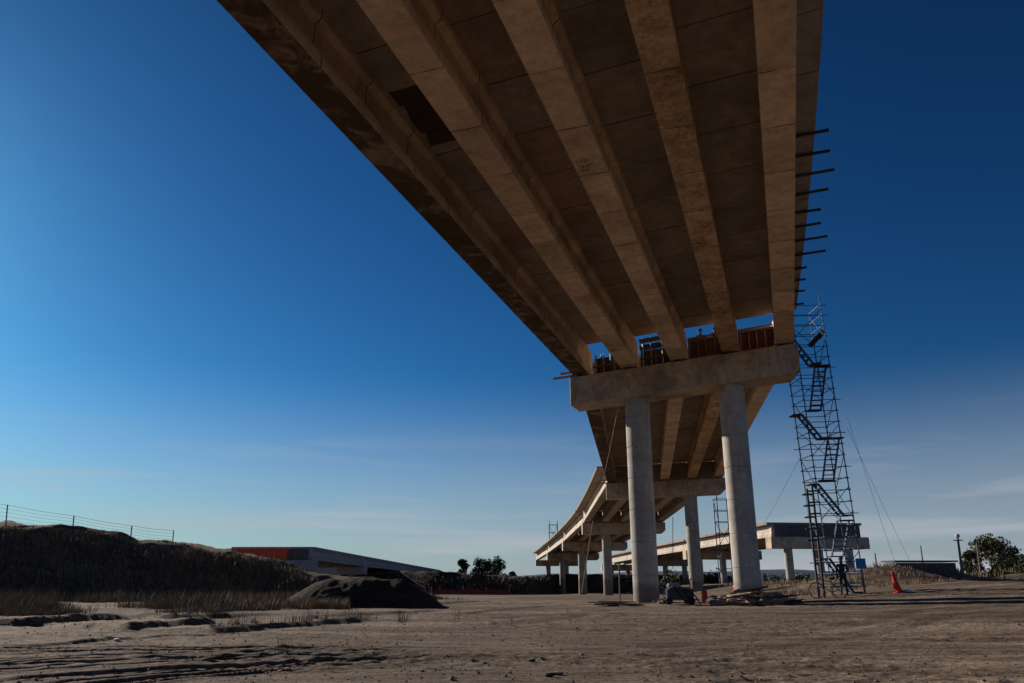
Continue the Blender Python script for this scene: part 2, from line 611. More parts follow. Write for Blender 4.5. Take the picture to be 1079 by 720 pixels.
RUTS = [  # (points, half width, depth): tyre marks fanning out on the left, broad wheel ways elsewhere
    ([gp(500, 662), gp(560, 655), gp(620, 645), gp(660, 641)], 0.4, 0.05),
    ([gp(430, 652), gp(520, 650), gp(600, 645)], 0.35, 0.05),
    ([gp(560, 690), gp(760, 676), gp(930, 654), gp(1000, 640)], 0.35, 0.025),
    ([gp(600, 700), gp(800, 684), gp(960, 660), gp(1040, 644)], 0.3, 0.025),
]
_rr = random.Random(14)
for _k in range(15):
    _f = _k / 14.0
    _y0 = 688 + 44 * _f + _rr.uniform(-1.5, 1.5)
    _x0 = -80 + 300 * max(0, _f - 0.45)
    _x1 = 380 + 190 * _rr.random()
    _y1 = 681 + 9 * _f + _rr.uniform(-2, 2)
    _p = []
    for _j in range(7):
        _t = _j / 6.0
        _p.append(gp(_x0 + (_x1 - _x0) * _t, _y0 + (_y1 - _y0) * (_t ** 0.85) + _rr.uniform(-0.7, 0.7)))
    RUTS.append((_p, _rr.uniform(0.045, 0.095), _rr.uniform(0.04, 0.075)))
RIDGES = [  # low scarps where the blade cut, the far side higher: (points, half width, height, painted face shade)
    ([gp(212, 671), gp(260, 666), gp(330, 661), gp(395, 653)], 0.42, 0.22, 0.9),
    ([gp(-60, 683), gp(40, 682), gp(110, 677), gp(180, 673), gp(240, 671)], 0.22, 0.08, 0.85),
    ([gp(125, 668), gp(170, 665), gp(232, 661)], 0.5, 0.26, 0.95),
    ([gp(-60, 664), gp(20, 662), gp(90, 658), gp(150, 656)], 0.5, 0.24, 0.9),
    ([gp(60, 653), gp(140, 653), gp(240, 650), gp(300, 647)], 0.4, 0.14, 0.8),
    ([gp(160, 656), gp(215, 654), gp(250, 652)], 0.5, 0.3, 0.9),
    ([gp(330, 650), gp(400, 646), gp(470, 643)], 0.4, 0.12, 0.6),
    ([gp(455, 637), gp(490, 634), gp(520, 634)], 0.6, 0.16, 0.7),
    ([gp(470, 647), gp(540, 641), gp(620, 637)], 0.35, 0.08, 0.6),
]


def base_height(x, y):
    x = np.asarray(x, float)
    y = np.asarray(y, float)
    z = -0.018 * np.clip(y - 38, 0, 170)
    z = z - 0.018 * 3.0 * np.exp(-((y - 38) / 6.0) ** 2) * 0
    # long rise of the site road to the right, dropping away behind its crest
    rise = sstep(9, 26, x) * sstep(13, 40, y) * (1 - sstep(41, 52, y))
    z = z + 1.05 * rise + 0.5 * sstep(26, 45, x) * sstep(16, 42, y) * (1 - sstep(42, 54, y))
    # grassy spoil behind the stair tower and further heaps
    for bx, by, sx, sy, h in ((21.0, 46, 4.0, 2.6, 1.2), (25.5, 48, 3.6, 2.4, 1.15), (15.5, 50, 5, 3.5, 0.9), (36, 66, 5, 3, 2.2),
                              (44, 72, 7, 3, 2.3), (31, 60, 4, 3, 1.9), (56, 78, 9, 4, 2.6)):
        z = z + h * np.exp(-((x - bx) / sx) ** 2 - ((y - by) / sy) ** 2)
    z = z + 1.9 * sstep(24, 40, x) * sstep(75, 112, y) * (1 - sstep(240, 300, y))
    z = z + 0.10 * fbm(x * 0.11, y * 0.11, 3) * sstep(4, 25, np.hypot(x, y))
    return z


def ground_height(x, y):
    z = base_height(x, y)
    r = np.hypot(x, y)
    near = 1 - sstep(45, 80, r)
    churn_shade = np.zeros(np.shape(x))
    wob = 0.10 * fbm(np.asarray(x) * 0.7, np.asarray(y) * 0.7, 3)
    cut = np.zeros(np.shape(x))
    berm = np.zeros(np.shape(x))
    for pts, w, dep in RUTS:
        d, t = seg_dist(x, y, pts)
        d = np.abs(d + 0.35 * wob)
        k = sstep(0, 0.12, t) * (1 - sstep(0.7, 1, t))
        cut = np.maximum(cut, k * dep * np.exp(-(d / w) ** 2))
        berm = np.maximum(berm, k * 0.4 * dep * np.exp(-((d - 2 * w) / (0.8 * w)) ** 2))
        churn_shade = np.maximum(churn_shade, (0.95 if w < 0.3 else 0.3) * k * np.exp(-(d / (w * 0.95)) ** 2))
    z = z - cut + berm * (1 - np.clip(cut / 0.02, 0, 1))
    for pts, w, h, c in RIDGES:
        d, t = seg_dist(x, y, pts)
        d = d + 2.2 * wob + 0.22 * fbm(np.asarray(x) * 2.3, np.asarray(y) * 2.3, 4)
        k = sstep(0, 0.15, t) * (1 - sstep(0.85, 1, t)) * (1.0 + 0.5 * fbm(np.asarray(x) * 0.8, np.asarray(y) * 0.8, 3))
        z = z + k * 0.6 * h * sstep(-0.55 * w, 0.1 * w, d) * np.exp(-np.clip(d, 0, None) / (5.0 * w))
        churn_shade = np.maximum(churn_shade, 0.6 * c * np.clip(k, 0, 1) * np.exp(-((d + 0.3 * w) / (w * 0.55)) ** 4))  # shade of the scarp faces put into the soil colour
    z = z + near * (0.035 * fbm(np.asarray(x) * 0.9, np.asarray(y) * 1.5, 4) + 0.03 * fbm(np.asarray(x) * 4, np.asarray(y) * 6, 3) * sstep(-0.3, 0.4, fbm(np.asarray(x) * 0.25, np.asarray(y) * 0.4, 3)) * 1.5)
    return z, churn_shade


_GX, _GY = np.arange(-70, 90, 0.25), np.arange(-10, 130, 0.25)
_GZ = ground_height(*np.meshgrid(_GX, _GY))[0]


def gz(x, y):
    i, j = (x + 70) / 0.25, (y + 10) / 0.25
    if 0 <= i < len(_GX) - 1 and 0 <= j < len(_GY) - 1:
        a, b = int(i), int(j)
        f, g = i - a, j - b
        return float((_GZ[b, a] * (1 - f) + _GZ[b, a + 1] * f) * (1 - g) + (_GZ[b + 1, a] * (1 - f) + _GZ[b + 1, a + 1] * f) * g)
    return float(base_height(np.array([x]), np.array([y]))[0])


def make_ground():
    front = np.linspace(-44, 44, 620)
    rest = np.linspace(44, 316, 90)[1:-1]
    ang = np.radians(np.concatenate([front, rest]))
    rad = np.concatenate([[0.0], np.geomspace(1.5, 8, 12)[:-1], np.geomspace(8, 20, 250)[:-1], np.geomspace(20, 60, 150)[:-1], np.geomspace(60, 6000, 90)])
    A, RR = np.meshgrid(ang, rad)
    X, Y = RR * np.sin(A), RR * np.cos(A)
    Z, CH = ground_height(X, Y)
    nr, na = X.shape
    V = np.stack([X, Y, Z], -1).reshape(-1, 3)
    i = np.arange(nr - 1)[:, None] * na
    j = np.arange(na)[None, :]
    j2 = (j + 1) % na
    F = np.stack([i + j, i + j2, i + na + j2, i + na + j], -1).reshape(-1, 4)[:, ::-1]
    me = bpy.data.meshes.new('ground')
    me.from_pydata(V.tolist(), [], F.tolist())
    me.materials.append(M['ground'])
    a = me.attributes.new('churn_shade', 'FLOAT', 'POINT')
    a.data.foreach_set('value', CH.reshape(-1).astype(np.float32))
    me.polygons.foreach_set('use_smooth', [True] * len(me.polygons))
    me.update()
    o = bpy.data.objects.new('ground', me)
    COL.objects.link(o)
    tag(o, kind='structure')


make_ground()


def loft(name, secs, mat, nt_=90, ns=44, rough=0.35, prof=None, kind='structure'):
    """earth bank: sections of (base, crest, back) points blended along its length"""
    secs = np.array(secs, float)
    n = len(secs)
    ts = np.linspace(0, n - 1, nt_)
    out = np.zeros((nt_, 3, 3))
    for a in range(3):
        for b in range(3):
            out[:, a, b] = np.interp(ts, np.arange(n), secs[:, a, b])
    ker = np.ones(7) / 7
    pad = np.pad(out, ((3, 3), (0, 0), (0, 0)), mode='edge')
    out = np.stack([[np.convolve(pad[:, a, b], ker, 'valid') for b in range(3)] for a in range(3)]).transpose(2, 0, 1)
    V = np.zeros((nt_, ns, 3))
    h = ns * 2 // 3
    for k in range(ns):
        if k < h:
            f = k / (h - 1)
            e = f * f * (3 - 2 * f) * 0.45 + f * 0.55
            V[:, k] = out[:, 0] * (1 - f) + out[:, 1] * f
            V[:, k, 2] = out[:, 0, 2] * (1 - e) + out[:, 1, 2] * e
        else:
            f = (k - h + 1) / (ns - h)
            V[:, k] = out[:, 1] * (1 - f) + out[:, 2] * f
    x, y = V[..., 0], V[..., 1]
    edge = np.ones(ns)
    edge[0] = 0
    V[..., 2] += rough * fbm(x * 0.5, y * 0.5, 5) * edge[None, :] * np.minimum(1, np.linspace(0, 4, ns))[None, :]
    F = []
    for i in range(nt_ - 1):
        for k in range(ns - 1):
            a = i * ns + k
            F.append((a, a + ns, a + ns + 1, a + 1))
    me = bpy.data.meshes.new(name)
    me.from_pydata(V.reshape(-1, 3).tolist(), [], F)
    me.materials.append(mat)
    me.polygons.foreach_set('use_smooth', [True] * len(me.polygons))
    me.update()
    if sum(p.normal.z for p in me.polygons) < 0:
        me.flip_normals()
    o = bpy.data.objects.new(name, me)
    COL.objects.link(o)
    tag(o, kind=kind)
    return V


def sec(base, crest, back):
    return [base, crest, back]


BANK = loft('embankment', [
    sec((-29, 2, -.3), (-37, 4, 4.4), (-60, 12, 4.0)),
    sec((-28, 26, -.3), (-35, 32, 4.5), (-60, 46, 4.2)),
    sec((-26.5, 40.5, -.3), (-31.6, 48, 4.4), (-50, 64, 4.2)),
    sec((-22.5, 42.5, -.3), (-26.6, 50, 4.02), (-44, 68, 4.0)),
    sec((-18.5, 44.5, -.3), (-21.3, 52, 3.25), (-36, 76, 3.4)),
    sec((-15.9, 46, -.3), (-18.5, 53, 2.85), (-32, 80, 2.8)),
    sec((-13.4, 47, -.4), (-15.6, 54, 2.05), (-26, 82, 1.2)),
    sec((-11.6, 47.5, -.4), (-13.6, 54, 1.45), (-22, 80, -.8)),
    sec((-8.2, 46, -.4), (-9.4, 52, 0.95), (-12, 66, -1.2)),
    sec((-5.2, 44, -.4), (-5.6, 48.5, .45), (-6, 58, -1.2)),
    sec((-3.0, 43.5, -.4), (-3.2, 46, -.3), (-3, 52, -1.0))], M['bank'], 220, 80, 0.5)
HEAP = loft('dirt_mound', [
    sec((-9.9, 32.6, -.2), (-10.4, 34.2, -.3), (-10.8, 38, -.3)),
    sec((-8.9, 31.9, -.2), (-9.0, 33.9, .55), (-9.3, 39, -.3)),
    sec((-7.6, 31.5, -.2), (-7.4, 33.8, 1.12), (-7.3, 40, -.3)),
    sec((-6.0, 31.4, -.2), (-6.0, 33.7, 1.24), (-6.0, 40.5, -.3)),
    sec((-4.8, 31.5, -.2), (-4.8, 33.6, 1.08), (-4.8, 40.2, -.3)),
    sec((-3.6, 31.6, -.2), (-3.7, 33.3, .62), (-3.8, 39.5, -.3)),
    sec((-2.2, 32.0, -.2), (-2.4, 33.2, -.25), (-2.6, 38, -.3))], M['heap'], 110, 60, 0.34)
FARBANK = loft('far_embankment', [
    sec((-40, 150, -2.6), (-42, 155, 1.9), (-50, 190, 1.5)),
    sec((-14, 128, -2.3), (-15, 133, 1.9), (-20, 170, 1.5)),
    sec((-6, 126, -2.3), (-6, 131, 1.5), (-6, 170, 1.0)),
    sec((2, 128, -2.3), (2, 132.5, 0.9), (2, 170, 0.5)),
    sec((10, 190, -3.0), (10, 198, 1.6), (10, 220, 1.0)),
    sec((30, 196, -3.0), (30, 204, 1.5), (30, 230, 1.0)),
    sec((60, 205, -3.0), (60, 213, 1.2), (60, 240, 1.0))], M['heap'], 120, 30, 0.6)


def ridge(name, y0, pts, mat, depth=120):
    v, f = [], []
    n = 90
    xs = np.linspace(pts[0][0], pts[-1][0], n)
    zs = np.interp(xs, [p[0] for p in pts], [p[1] for p in pts]) + 3 * fbm(xs * 0.02, xs * 0 + y0, 4)
    for x, z in zip(xs, zs):
        v += [(x, y0, -4), (x + 5, y0 + depth * 0.4, -4 + (z + 4) * 0.7), (x, y0 + depth, z), (x, y0 + depth * 2.4, -5)]
    for i in range(n - 1):
        for k in range(3):
            a = i * 4 + k
            f.append((a, a + 4, a + 5, a + 1))
    tag(mesh_obj(name, v, f, mat, None, True), kind='structure')


M['hill'] = simple('haze_blue_hill', (0.035, 0.055, 0.085), 0.95, 0.3, 0.03)  # distance haze put into the base colour as a blue tint
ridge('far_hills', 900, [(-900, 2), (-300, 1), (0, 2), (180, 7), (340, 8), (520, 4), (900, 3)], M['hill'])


# ------------------------------------------------------------------ viaducts
def girder_profile(w, h):
    b = w / 2
    return [(-b, 0), (b, 0), (b, 0.22 * h), (b * 0.42, 0.36 * h), (b * 0.42, 0.78 * h), (b * 0.8, 0.86 * h), (b * 0.8, h),
            (-b * 0.8, h), (-b * 0.8, 0.86 * h), (-b * 0.42, 0.78 * h), (-b * 0.42, 0.36 * h), (-b, 0.22 * h)]


class Pier:
    def __init__(s, x, y, ztop, heading, cross=0.0):
        s.c = Vector((x, y, ztop))
        s.h = R(heading)
        s.d = Vector((math.sin(s.h), math.cos(s.h), 0))
        s.l = Vector((math.cos(s.h), -math.sin(s.h), cross))


def build_girder(par, A, B, lat, w, h, mat, along0=0.0):
    prof = girder_profile(w, h)
    L = (B - A).length
    n = len(prof)
    N = 9
    v, f, al = [], [], []
    lat = Vector((lat.x, lat.y, 0)).normalized()
    for i in range(N):
        t = i / (N - 1)
        P = A.lerp(B, t)
        # end blocks: the web thickens to the flange width
        solid = t < 0.03 or t > 0.97
        for (u, z) in prof:
            if i in (0, N - 1) and abs(u) < w * 0.45:
                u = math.copysign(w * 0.44, u)
            v.append(P + lat * u + Vector((0, 0, z)))
            al.append(along0 + t * L)
    # pull the second rings close to the ends so that the block is short
    for i, t in ((1, 0.035), (N - 2, 0.965)):
        P = A.lerp(B, t)
        for k, (u, z) in enumerate(prof):
            v[i * n + k] = P + lat * u + Vector((0, 0, z))
            al[i * n + k] = along0 + t * L
    for i in range(N - 1):
        for k in range(n):
            l = (k + 1) % n
            f.append((i * n + k, i * n + l, (i + 1) * n + l, (i + 1) * n + k))
    f.append(tuple(range(n)))
    f.append(tuple((N - 1) * n + k for k in range(n))[::-1])
    f = [tuple(reversed(q)) for q in f]
    o = mesh_obj('girder', v, f, mat, par, False, A.lerp(B, 0.5))
    a = o.data.attributes.new('along', 'FLOAT', 'POINT')
    a.data.foreach_set('value', al)
    return o


def build_cap(par, p, half, hgt, thick, mat, chamfer=(0.0, 0.45)):
    cl, cr = chamfer
    pr = [(-half, 0), (-half, -hgt + 0.35 * (cl > 0)), (-half + cl, -hgt), (half - cr, -hgt), (half, -hgt + 0.42 * (cr > 0)), (half, 0)]
    out = []
    for q in pr:
        if not out or (abs(q[0] - out[-1][0]) + abs(q[1] - out[-1][1])) > 1e-6:
            out.append(q)
    pr = out
    n = len(pr)
    b = bmesh.new()
    rows = []
    for sgn in (-1, 1):
        rows.append([b.verts.new(p.c + p.l * u + Vector((0, 0, z)) + p.d * (sgn * thick / 2)) for u, z in pr])
    b.faces.new(rows[0])
    b.faces.new(rows[1][::-1])
    for k in range(n):
        l = (k + 1) % n
        b.faces.new((rows[0][k], rows[1][k], rows[1][l], rows[0][l]))
    bmesh.ops.recalc_face_normals(b, faces=b.faces)
    bmesh.ops.bevel(b, geom=b.edges[:], offset=0.03, segments=1, affect='EDGES')
    v = [x.co.copy() for x in b.verts]
    b.verts.index_update()
    f = [tuple(x.index for x in q.verts) for q in b.faces]
    b.free()
    return mesh_obj('pier_cap', v, f, mat, par, False, p.c - Vector((0, 0, hgt)))


def build_column(par, x, y, z0, z1, r, mat, first=0.95, step=1.52):
    prof = [(r, z0)]
    z = z1 - first
    js = []
    while z > z0 + 0.4:
        js.append(z)
        z -= step
    for j in reversed(js):
        prof += [(r, j - 0.022), (r - 0.022, j - 0.008), (r - 0.022, j + 0.008), (r * 1.004, j + 0.022)]
    prof.append((r, z1))
    m = MB().lathe((x, y, 0), prof, 40)
    o = m.build('column', mat, par, False, Vector((x, y, z0)))
    for p in o.data.polygons:
        p.use_smooth = abs(p.normal.z) < 0.2
    vz = [v.co.z for v in o.data.vertices]
    sh = o.data.attributes.new('sharp_edge', 'BOOLEAN', 'EDGE')
    sh.data.foreach_set('value', [abs(vz[e.vertices[0]] - vz[e.vertices[1]]) < 1e-5 for e in o.data.edges])
    return o


def viaduct(name, label, piers, us, gw, gh, half, cap_h, cols, colr, mats, over, panels=(), slab_t=0.24, gaps=None, cap_from=0, chamfer=(0, 0.45), cap_thick=1.8, red=()):
    root = thing(name, Vector((piers[cap_from].c.x, piers[cap_from].c.y, gz(piers[cap_from].c.x, piers[cap_from].c.y))), label, 'bridge')
    PAD = 0.07
    name_main = len(panels) > 0
    for i, p in enumerate(piers):
        build_cap(root, p, half, cap_h, cap_thick, mats['cap'], chamfer)
        for u in cols:
            q = p.c + p.l * u
            build_column(root, q.x, q.y, gz(q.x, q.y) - 0.35, q.z - cap_h + 0.01, colr, mats['column'])
    for i in range(len(piers) - 1):
        a, b = piers[i], piers[i + 1]
        dirn = (b.c - a.c)
        L = dirn.length
        dn = dirn / L
        for gi, u in enumerate(us):
            A = a.c + a.l * u + dn * 0.22 + Vector((0, 0, PAD))
            B = b.c + b.l * u - dn * 0.22 + Vector((0, 0, PAD))
            g = build_girder(root, A, B, (a.l + b.l) * 0.5, gw, gh, mats['girders'][gi] if i <= panels_max(panels) else mats['girder_far'], 1.3 * gi)
            for e in (A + dn * 0.35, B - dn * 0.35):
                m = MB().box(e - Vector((0, 0, PAD / 2)), (0.5, 0.4, PAD))
                m.build('bearing_pad', M['black'], root)
        ga, gb = gaps[i] if gaps else (0.3, 0.3)
        t0, t1 = ga / L, 1 - gb / L

        def S(u, t, z):
            P = (a.c + a.l * u).lerp(b.c + b.l * u, t)
            return P + Vector((0, 0, z + PAD))
        # deck slab, its outer edge curved in plan
        n = 14
        v, f = [], []
        z0 = gh + 0.085 if i in panels else gh + 0.003
        for k in range(n + 1):
            t = t0 + (t1 - t0) * k / n
            bow = math.sin(math.pi * t)
            ul = us[0] - gw / 2 - over[0] * (3.8 if i >= 2 and name_main else 1) + over[2] * bow
            ur = us[-1] + gw / 2 + over[1] + over[3] * bow
            v += [S(ul, t, z0), S(ur, t, z0), S(ur, t, z0 + slab_t), S(ul, t, z0 + slab_t)]
        for k in range(n):
            q = k * 4
            for e in range(4):
                g2 = (e + 1) % 4
                f.append((q + e, q + 4 + e, q + 4 + g2, q + g2))
        f.append((0, 1, 2, 3))
        f.append((n * 4 + 3, n * 4 + 2, n * 4 + 1, n * 4))
        slab = mesh_obj('deck_slab', v, f, mats['slab'], root, False, S(0, 0.5, gh))
        if i in panels:
            # precast soffit panels between and outside the girders
            rng = random.Random(40 + i)
            npan = int(round(L * (t1 - t0) / 2.35))
            for bay in range(-1, len(us)):
                off = rng.random() * 0.5
                for k in range(-1, npan + 1):
                    ta = t0 + (t1 - t0) * max(0, (k + off) / npan) + 0.022 / L
                    tb = t0 + (t1 - t0) * min(1, (k + 1 + off) / npan) - 0.022 / L
                    if tb - ta < 0.006:
                        continue

                    def edges(t):
                        bow = math.sin(math.pi * t)
                        if bay < 0:
                            return us[0] - gw / 2 - over[0] + over[2] * bow + 0.02, us[0] - gw * 0.4 + 0.04
                        if bay == len(us) - 1:
                            return us[-1] + gw * 0.4 - 0.04, us[-1] + gw / 2 + over[1] + over[3] * bow - 0.02
                        return us[bay] + gw * 0.4 - 0.04, us[bay + 1] - gw * 0.4 + 0.04
                    dz = rng.uniform(-0.012, 0.012) + 0.004
                    th = 0.06
                    q = []
                    for zz in (dz, dz + th):
                        e0, e1 = edges(ta), edges(tb)
                        q += [S(e0[0], ta, gh + zz), S(e0[1], ta, gh + zz), S(e1[1], tb, gh + zz), S(e1[0], tb, gh + zz)]
                    mt = M['panel']
                    if i == 0 and bay in red and rng.random() < red[bay]:
                        mt = M['panel_red']
                    ob = MB().hexa(q).build('slab_panel', mt, root)
    return root


def panels_max(p):
    return max(p) if p else -1


P1 = Pier(8.54, 37.3, 11.38, 19.1, 0.069)
d1 = P1.d
P0 = Pier(8.54 - 46 * d1.x, 37.3 - 46 * d1.y, 11.38 + 46 * 0.033, 19.1, 0.069)
P2 = Pier(14.6, 73.9, 9.85, 6.5, 0.035)
P3 = Pier(15.1, 106.8, 8.1, 1.5, 0.01)
P4 = Pier(14.3, 137, 6.85, -1.5, 0)
P5 = Pier(13.1, 171, 5.9, -2.5, 0)
P6 = Pier(11.6, 204, 5.1, -2.6, 0)
US = [-5.0, -2.5, 0.0, 2.5, 5.0]
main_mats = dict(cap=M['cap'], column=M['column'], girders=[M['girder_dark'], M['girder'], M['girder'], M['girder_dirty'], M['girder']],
                 girder_far=M['girder_far'], slab=M['slab'])
main = viaduct('viaduct', 'huge curving concrete viaduct overhead on round columns, its near span filling the top',
               [P0, P1, P2, P3, P4, P5, P6], US, 0.85, 1.55, 5.58, 1.45, (-2.32, 2.32), 0.61, main_mats,
               (0.25, 0.25, 0.12, 0.55), panels=(0, 1),
               gaps=[(0.3, 0.8), (3.4, 0.6), (0.6, 0.6), (0.6, 0.5), (0.5, 0.5), (0.5, 0.3)], cap_from=1, red={1: 0.55, 0: 0.15})

far_mats = dict(cap=M['cap'], column=M['column'], girders=[M['girder_far']] * 6, girder_far=M['girder_far'], slab=M['slab'])
Q = [Pier(46, 119, 6.8, -7, 0), Pier(41.6, 157, 6.0, -7, 0), Pier(37.1, 193, 5.2, -7, 0), Pier(33, 227, 4.3, -7, 0)]
QU = [-6.6, -3.96, -1.32, 1.32, 3.96, 6.6]
right_v = viaduct('viaduct', 'low pale viaduct crossing behind the columns, its unfinished end on the right', Q,
                  QU, 0.95, 1.75, 7.75, 1.7, (-4.8, 0, 4.8), 0.62, far_mats, (0.55, 0.55, 0, 0), slab_t=0.34, cap_thick=2.0, chamfer=(0, 0))
grey_mats = dict(cap=M['grey_fascia'], column=M['grey_fascia'], girders=[M['grey_fascia']] * 5, girder_far=M['grey_fascia'], slab=M['grey_fascia'])
Lp = [Pier(-30.0, 99, 3.1, 2.3, 0), Pier(-28.9, 127, 2.65, 2.3, 0), Pier(-27.1, 172, 1.95, 2.3, 0), Pier(-25.1, 222, 1.2, 2.3, 0)]
left_v = viaduct('viaduct', 'low grey viaduct in shade on the left beyond the earth bank', Lp,
                 [-4.8, -2.4, 0, 2.4, 4.8], 0.75, 1.3, 5.75, 1.2, (-3.4, 0, 3.4), 0.5, grey_mats, (0.1, 0.1, 0, 0), cap_thick=1.6, chamfer=(0, 0))


def end_panels(par, p, u0, u1, n, z1, mat):
    for i in range(n):
        a, b = u0 + (u1 - u0) * i / n + 0.015, u0 + (u1 - u0) * (i + 1) / n - 0.015
        q = []
        for z in (0.04, z1):
            for (u, dd) in ((a, 0.0), (b, 0.0), (b, 0.17), (a, 0.17)):
                q.append(p.c + p.l * u + p.d * (dd - 0.03 * (i % 2)) + Vector((0, 0, z)))
        MB().hexa(q).build('end_panel', mat, par)


def diaphragm(par, p, us, gw, gh, mat, back, sgn=1):
    for i in range(len(us) - 1):
        a, b = us[i] + gw * 0.4, us[i + 1] - gw * 0.4
        m = MB()
        q = []
        for z in (0.07, gh + 0.05):
            for (u, dd) in ((a, 0), (b, 0), (b, 0.25), (a, 0.25)):
                q.append(p.c + p.l * u + p.d * (back + dd) + Vector((0, 0, z)))
        m.hexa(q).build('end_diaphragm', mat, par)


end_panels(right_v, Q[0], -6.5, 7.05, 6, 1.8, M['diaphragm'])
end_panels(left_v, Lp[0], -5.2, 4.6, 5, 1.34, M['diaphragm'])
for pp in (P2, P3, P4, P5):
    diaphragm(main, pp, US, 0.85, 1.5, M['slab'], 0.75)
    diaphragm(main, pp, US, 0.85, 1.5, M['slab'], -1.0)


# ---- dark timber patch in the soffit between the two left girders, set a little proud of the panels
def on_span(u, t, z):
    return (P0.c + P0.l * u).lerp(P1.c + P1.l * u, t) + Vector((0, 0, z + 0.07))


def t_at_y(Y):
    return (Y - P0.c.y) / (P1.c.y - P0.c.y)


for k in range(4):
    ta, tb = t_at_y(15.9 + k * 0.62), t_at_y(15.9 + k * 0.62 + 0.58)
    q = []
    for z in (1.55 - 0.03 - 0.01 * (k % 2), 1.55 - 0.012):
        q += [on_span(-4.62 + 0.12 * (k % 2), ta, z), on_span(-2.88 - 0.35 * (k % 3), ta, z), on_span(-2.88 - 0.3 * (k % 2), tb, z), on_span(-4.62, tb, z)]
    MB().hexa(q).build('form_board', M['wood_dark'], main)

# ---- handwriting chalked in dark strokes on the underside of the middle girder
hw = MB()
rr = random.Random(3)
t_h = t_at_y(18.6)
for row in range(3):
    for c in range(9 if row < 2 else 4):
        u = -0.3 + c * 0.068
        pts = []
        for s in range(4):
            pts.append(on_span(u + rr.uniform(-0.025, 0.03), t_h + row * 0.0052 + rr.uniform(-0.002, 0.002), -0.006))
        hw.tube(pts, 0.007, 4)
hwo = hw.build('handwritten_mark', M['black'], main)

# ------------------------------------------------------------------ timber and steel on the pier
rr = random.Random(5)
fm = thing('diaphragm_formwork', P1.c + Vector((0, 0, 0)), 'red-brown timber formwork standing on the nearest pier cap between the girders', 'formwork')


def pc(u, dd, z):
    return P1.c + P1.l * u + P1.d * dd + Vector((0, 0, z))


for bay in range(4):
    a, b = US[bay] + 0.36, US[bay + 1] - 0.36
    back = 0.55
    top = (1.4, 1.42, 1.5, 1.52)[bay]
    if bay >= 2:
        # boarded form: sheet behind, two walers, studs in front
        q = []
        for z in (0.1, top - 0.18):
            for (u, dd) in ((a, back), (b, back), (b, back + 0.03), (a, back + 0.03)):
                q.append(pc(u, dd, z))
        MB().hexa(q).build('form_sheet', M['wood_red'], fm)
        for z in (0.36, top - 0.16):
            MB().bar(pc(a, back - 0.07, z), pc(b, back - 0.07, z), 0.08, 0.12).build('waler', M['wood'], fm)
        for k in range(5):
            u = a + (b - a) * (0.04 + 0.92 * k / 4) + rr.uniform(-0.04, 0.04)
            MB().bar(pc(u, back - 0.04, 0.1), pc(u, back - 0.04, top - 0.1), 0.07, 0.07, (0, 1, 0)).build('stud', M['wood'], fm)
        MB().bar(pc(a, back - 0.05, top - 0.03), pc(b, back + 0.0, top + 0.02), 0.2, 0.05).build('plank', M['wood'], fm)
    else:
        q = []
        for z in (0.1, top - 0.1):
            for (u, dd) in ((a, back + 0.3), (b, back + 0.3), (b, back + 0.33), (a, back + 0.33)):
                q.append(pc(u, dd, z))
        MB().hexa(q).build('form_sheet', M['wood_dark'], fm)
        for k in range(7 if bay == 1 else 6):
            u = a + (b - a) * (0.06 + 0.88 * k / 6) + rr.uniform(-0.06, 0.06)
            lean = rr.uniform(-0.06, 0.06)
            hgt = top + (rr.uniform(-0.05, 0.02) if bay == 0 else (0.5 if k % 2 == 0 else 0.1))
            MB().tube([pc(u, back, 0.02), pc(u + lean, back, hgt)], 0.035 if k % 3 else 0.055, 6).build('prop', M['steel_dark'] if k % 2 else M['steel_grey'], fm)
        MB().bar(pc(a, back - 0.04, top * 0.55), pc(b, back - 0.04, top * 0.55 + rr.uniform(-.05, .05)), 0.07, 0.09).build('waler', M['wood_dark'], fm)
        if bay == 1:
            MB().bar(pc(a, back, top + 0.36), pc(b, back, top + 0.38), 0.12, 0.22).build('plank', M['wood_dark'], fm)
            MB().bar(pc(a, back + 0.1, top + 0.02), pc(b, back + 0.1, top + 0.05), 0.1, 0.3).build('plank', M['wood_dark'], fm)

MB().bar(pc(0.46, 0.84, 0.12), pc(2.04, 0.84, 0.12), 0.4, 0.235).build('standing_plank', M['wood'], fm)
# joists of the overhang form, jutting past the right edge of the near span
JY = [(138, 873, 862), (160, 874, 858), (182, 879, 855), (202, 873, 853), (221, 865, 852), (237, 865, 850), (252, 872, 848), (267, 870, 846), (282, 850, 844), (294, 849, 842), (306, 848, 841), (320, 847, 840)]
ORD = ['first', 'second', 'third', 'fourth', 'fifth', 'sixth', 'seventh', 'eighth', 'ninth', 'tenth', 'eleventh', 'twelfth']
for k, (py, px1, px0) in enumerate(JY):
    # where along the span the slab edge shows at this height in the photograph
    def edge(t):
        return on_span(5.425 + 0.25 + 0.55 * math.sin(math.pi * t), t, 1.5)
    t = min(np.linspace(0.3, 0.995, 1500), key=lambda q: abs(proj(edge(q))[1] - py))
    Pin = on_span(5.46, t, 1.49)
    tip_u = min(np.linspace(5.7, 7.6, 200), key=lambda q: abs(proj(on_span(q, t, 1.49))[0] - px1))
    Pout = on_span(tip_u, t, 1.49 + rr.uniform(-0.07, 0.0))
    o = MB().bar(Pin, Pout, 0.07, 0.075).build('timber_joist', M['wood_dark'])
    tag(o, 'dark timber joist under the right slab edge, %s counting down from the top' % ORD[k], 'timber', 'joists jutting from the right edge of the near span')

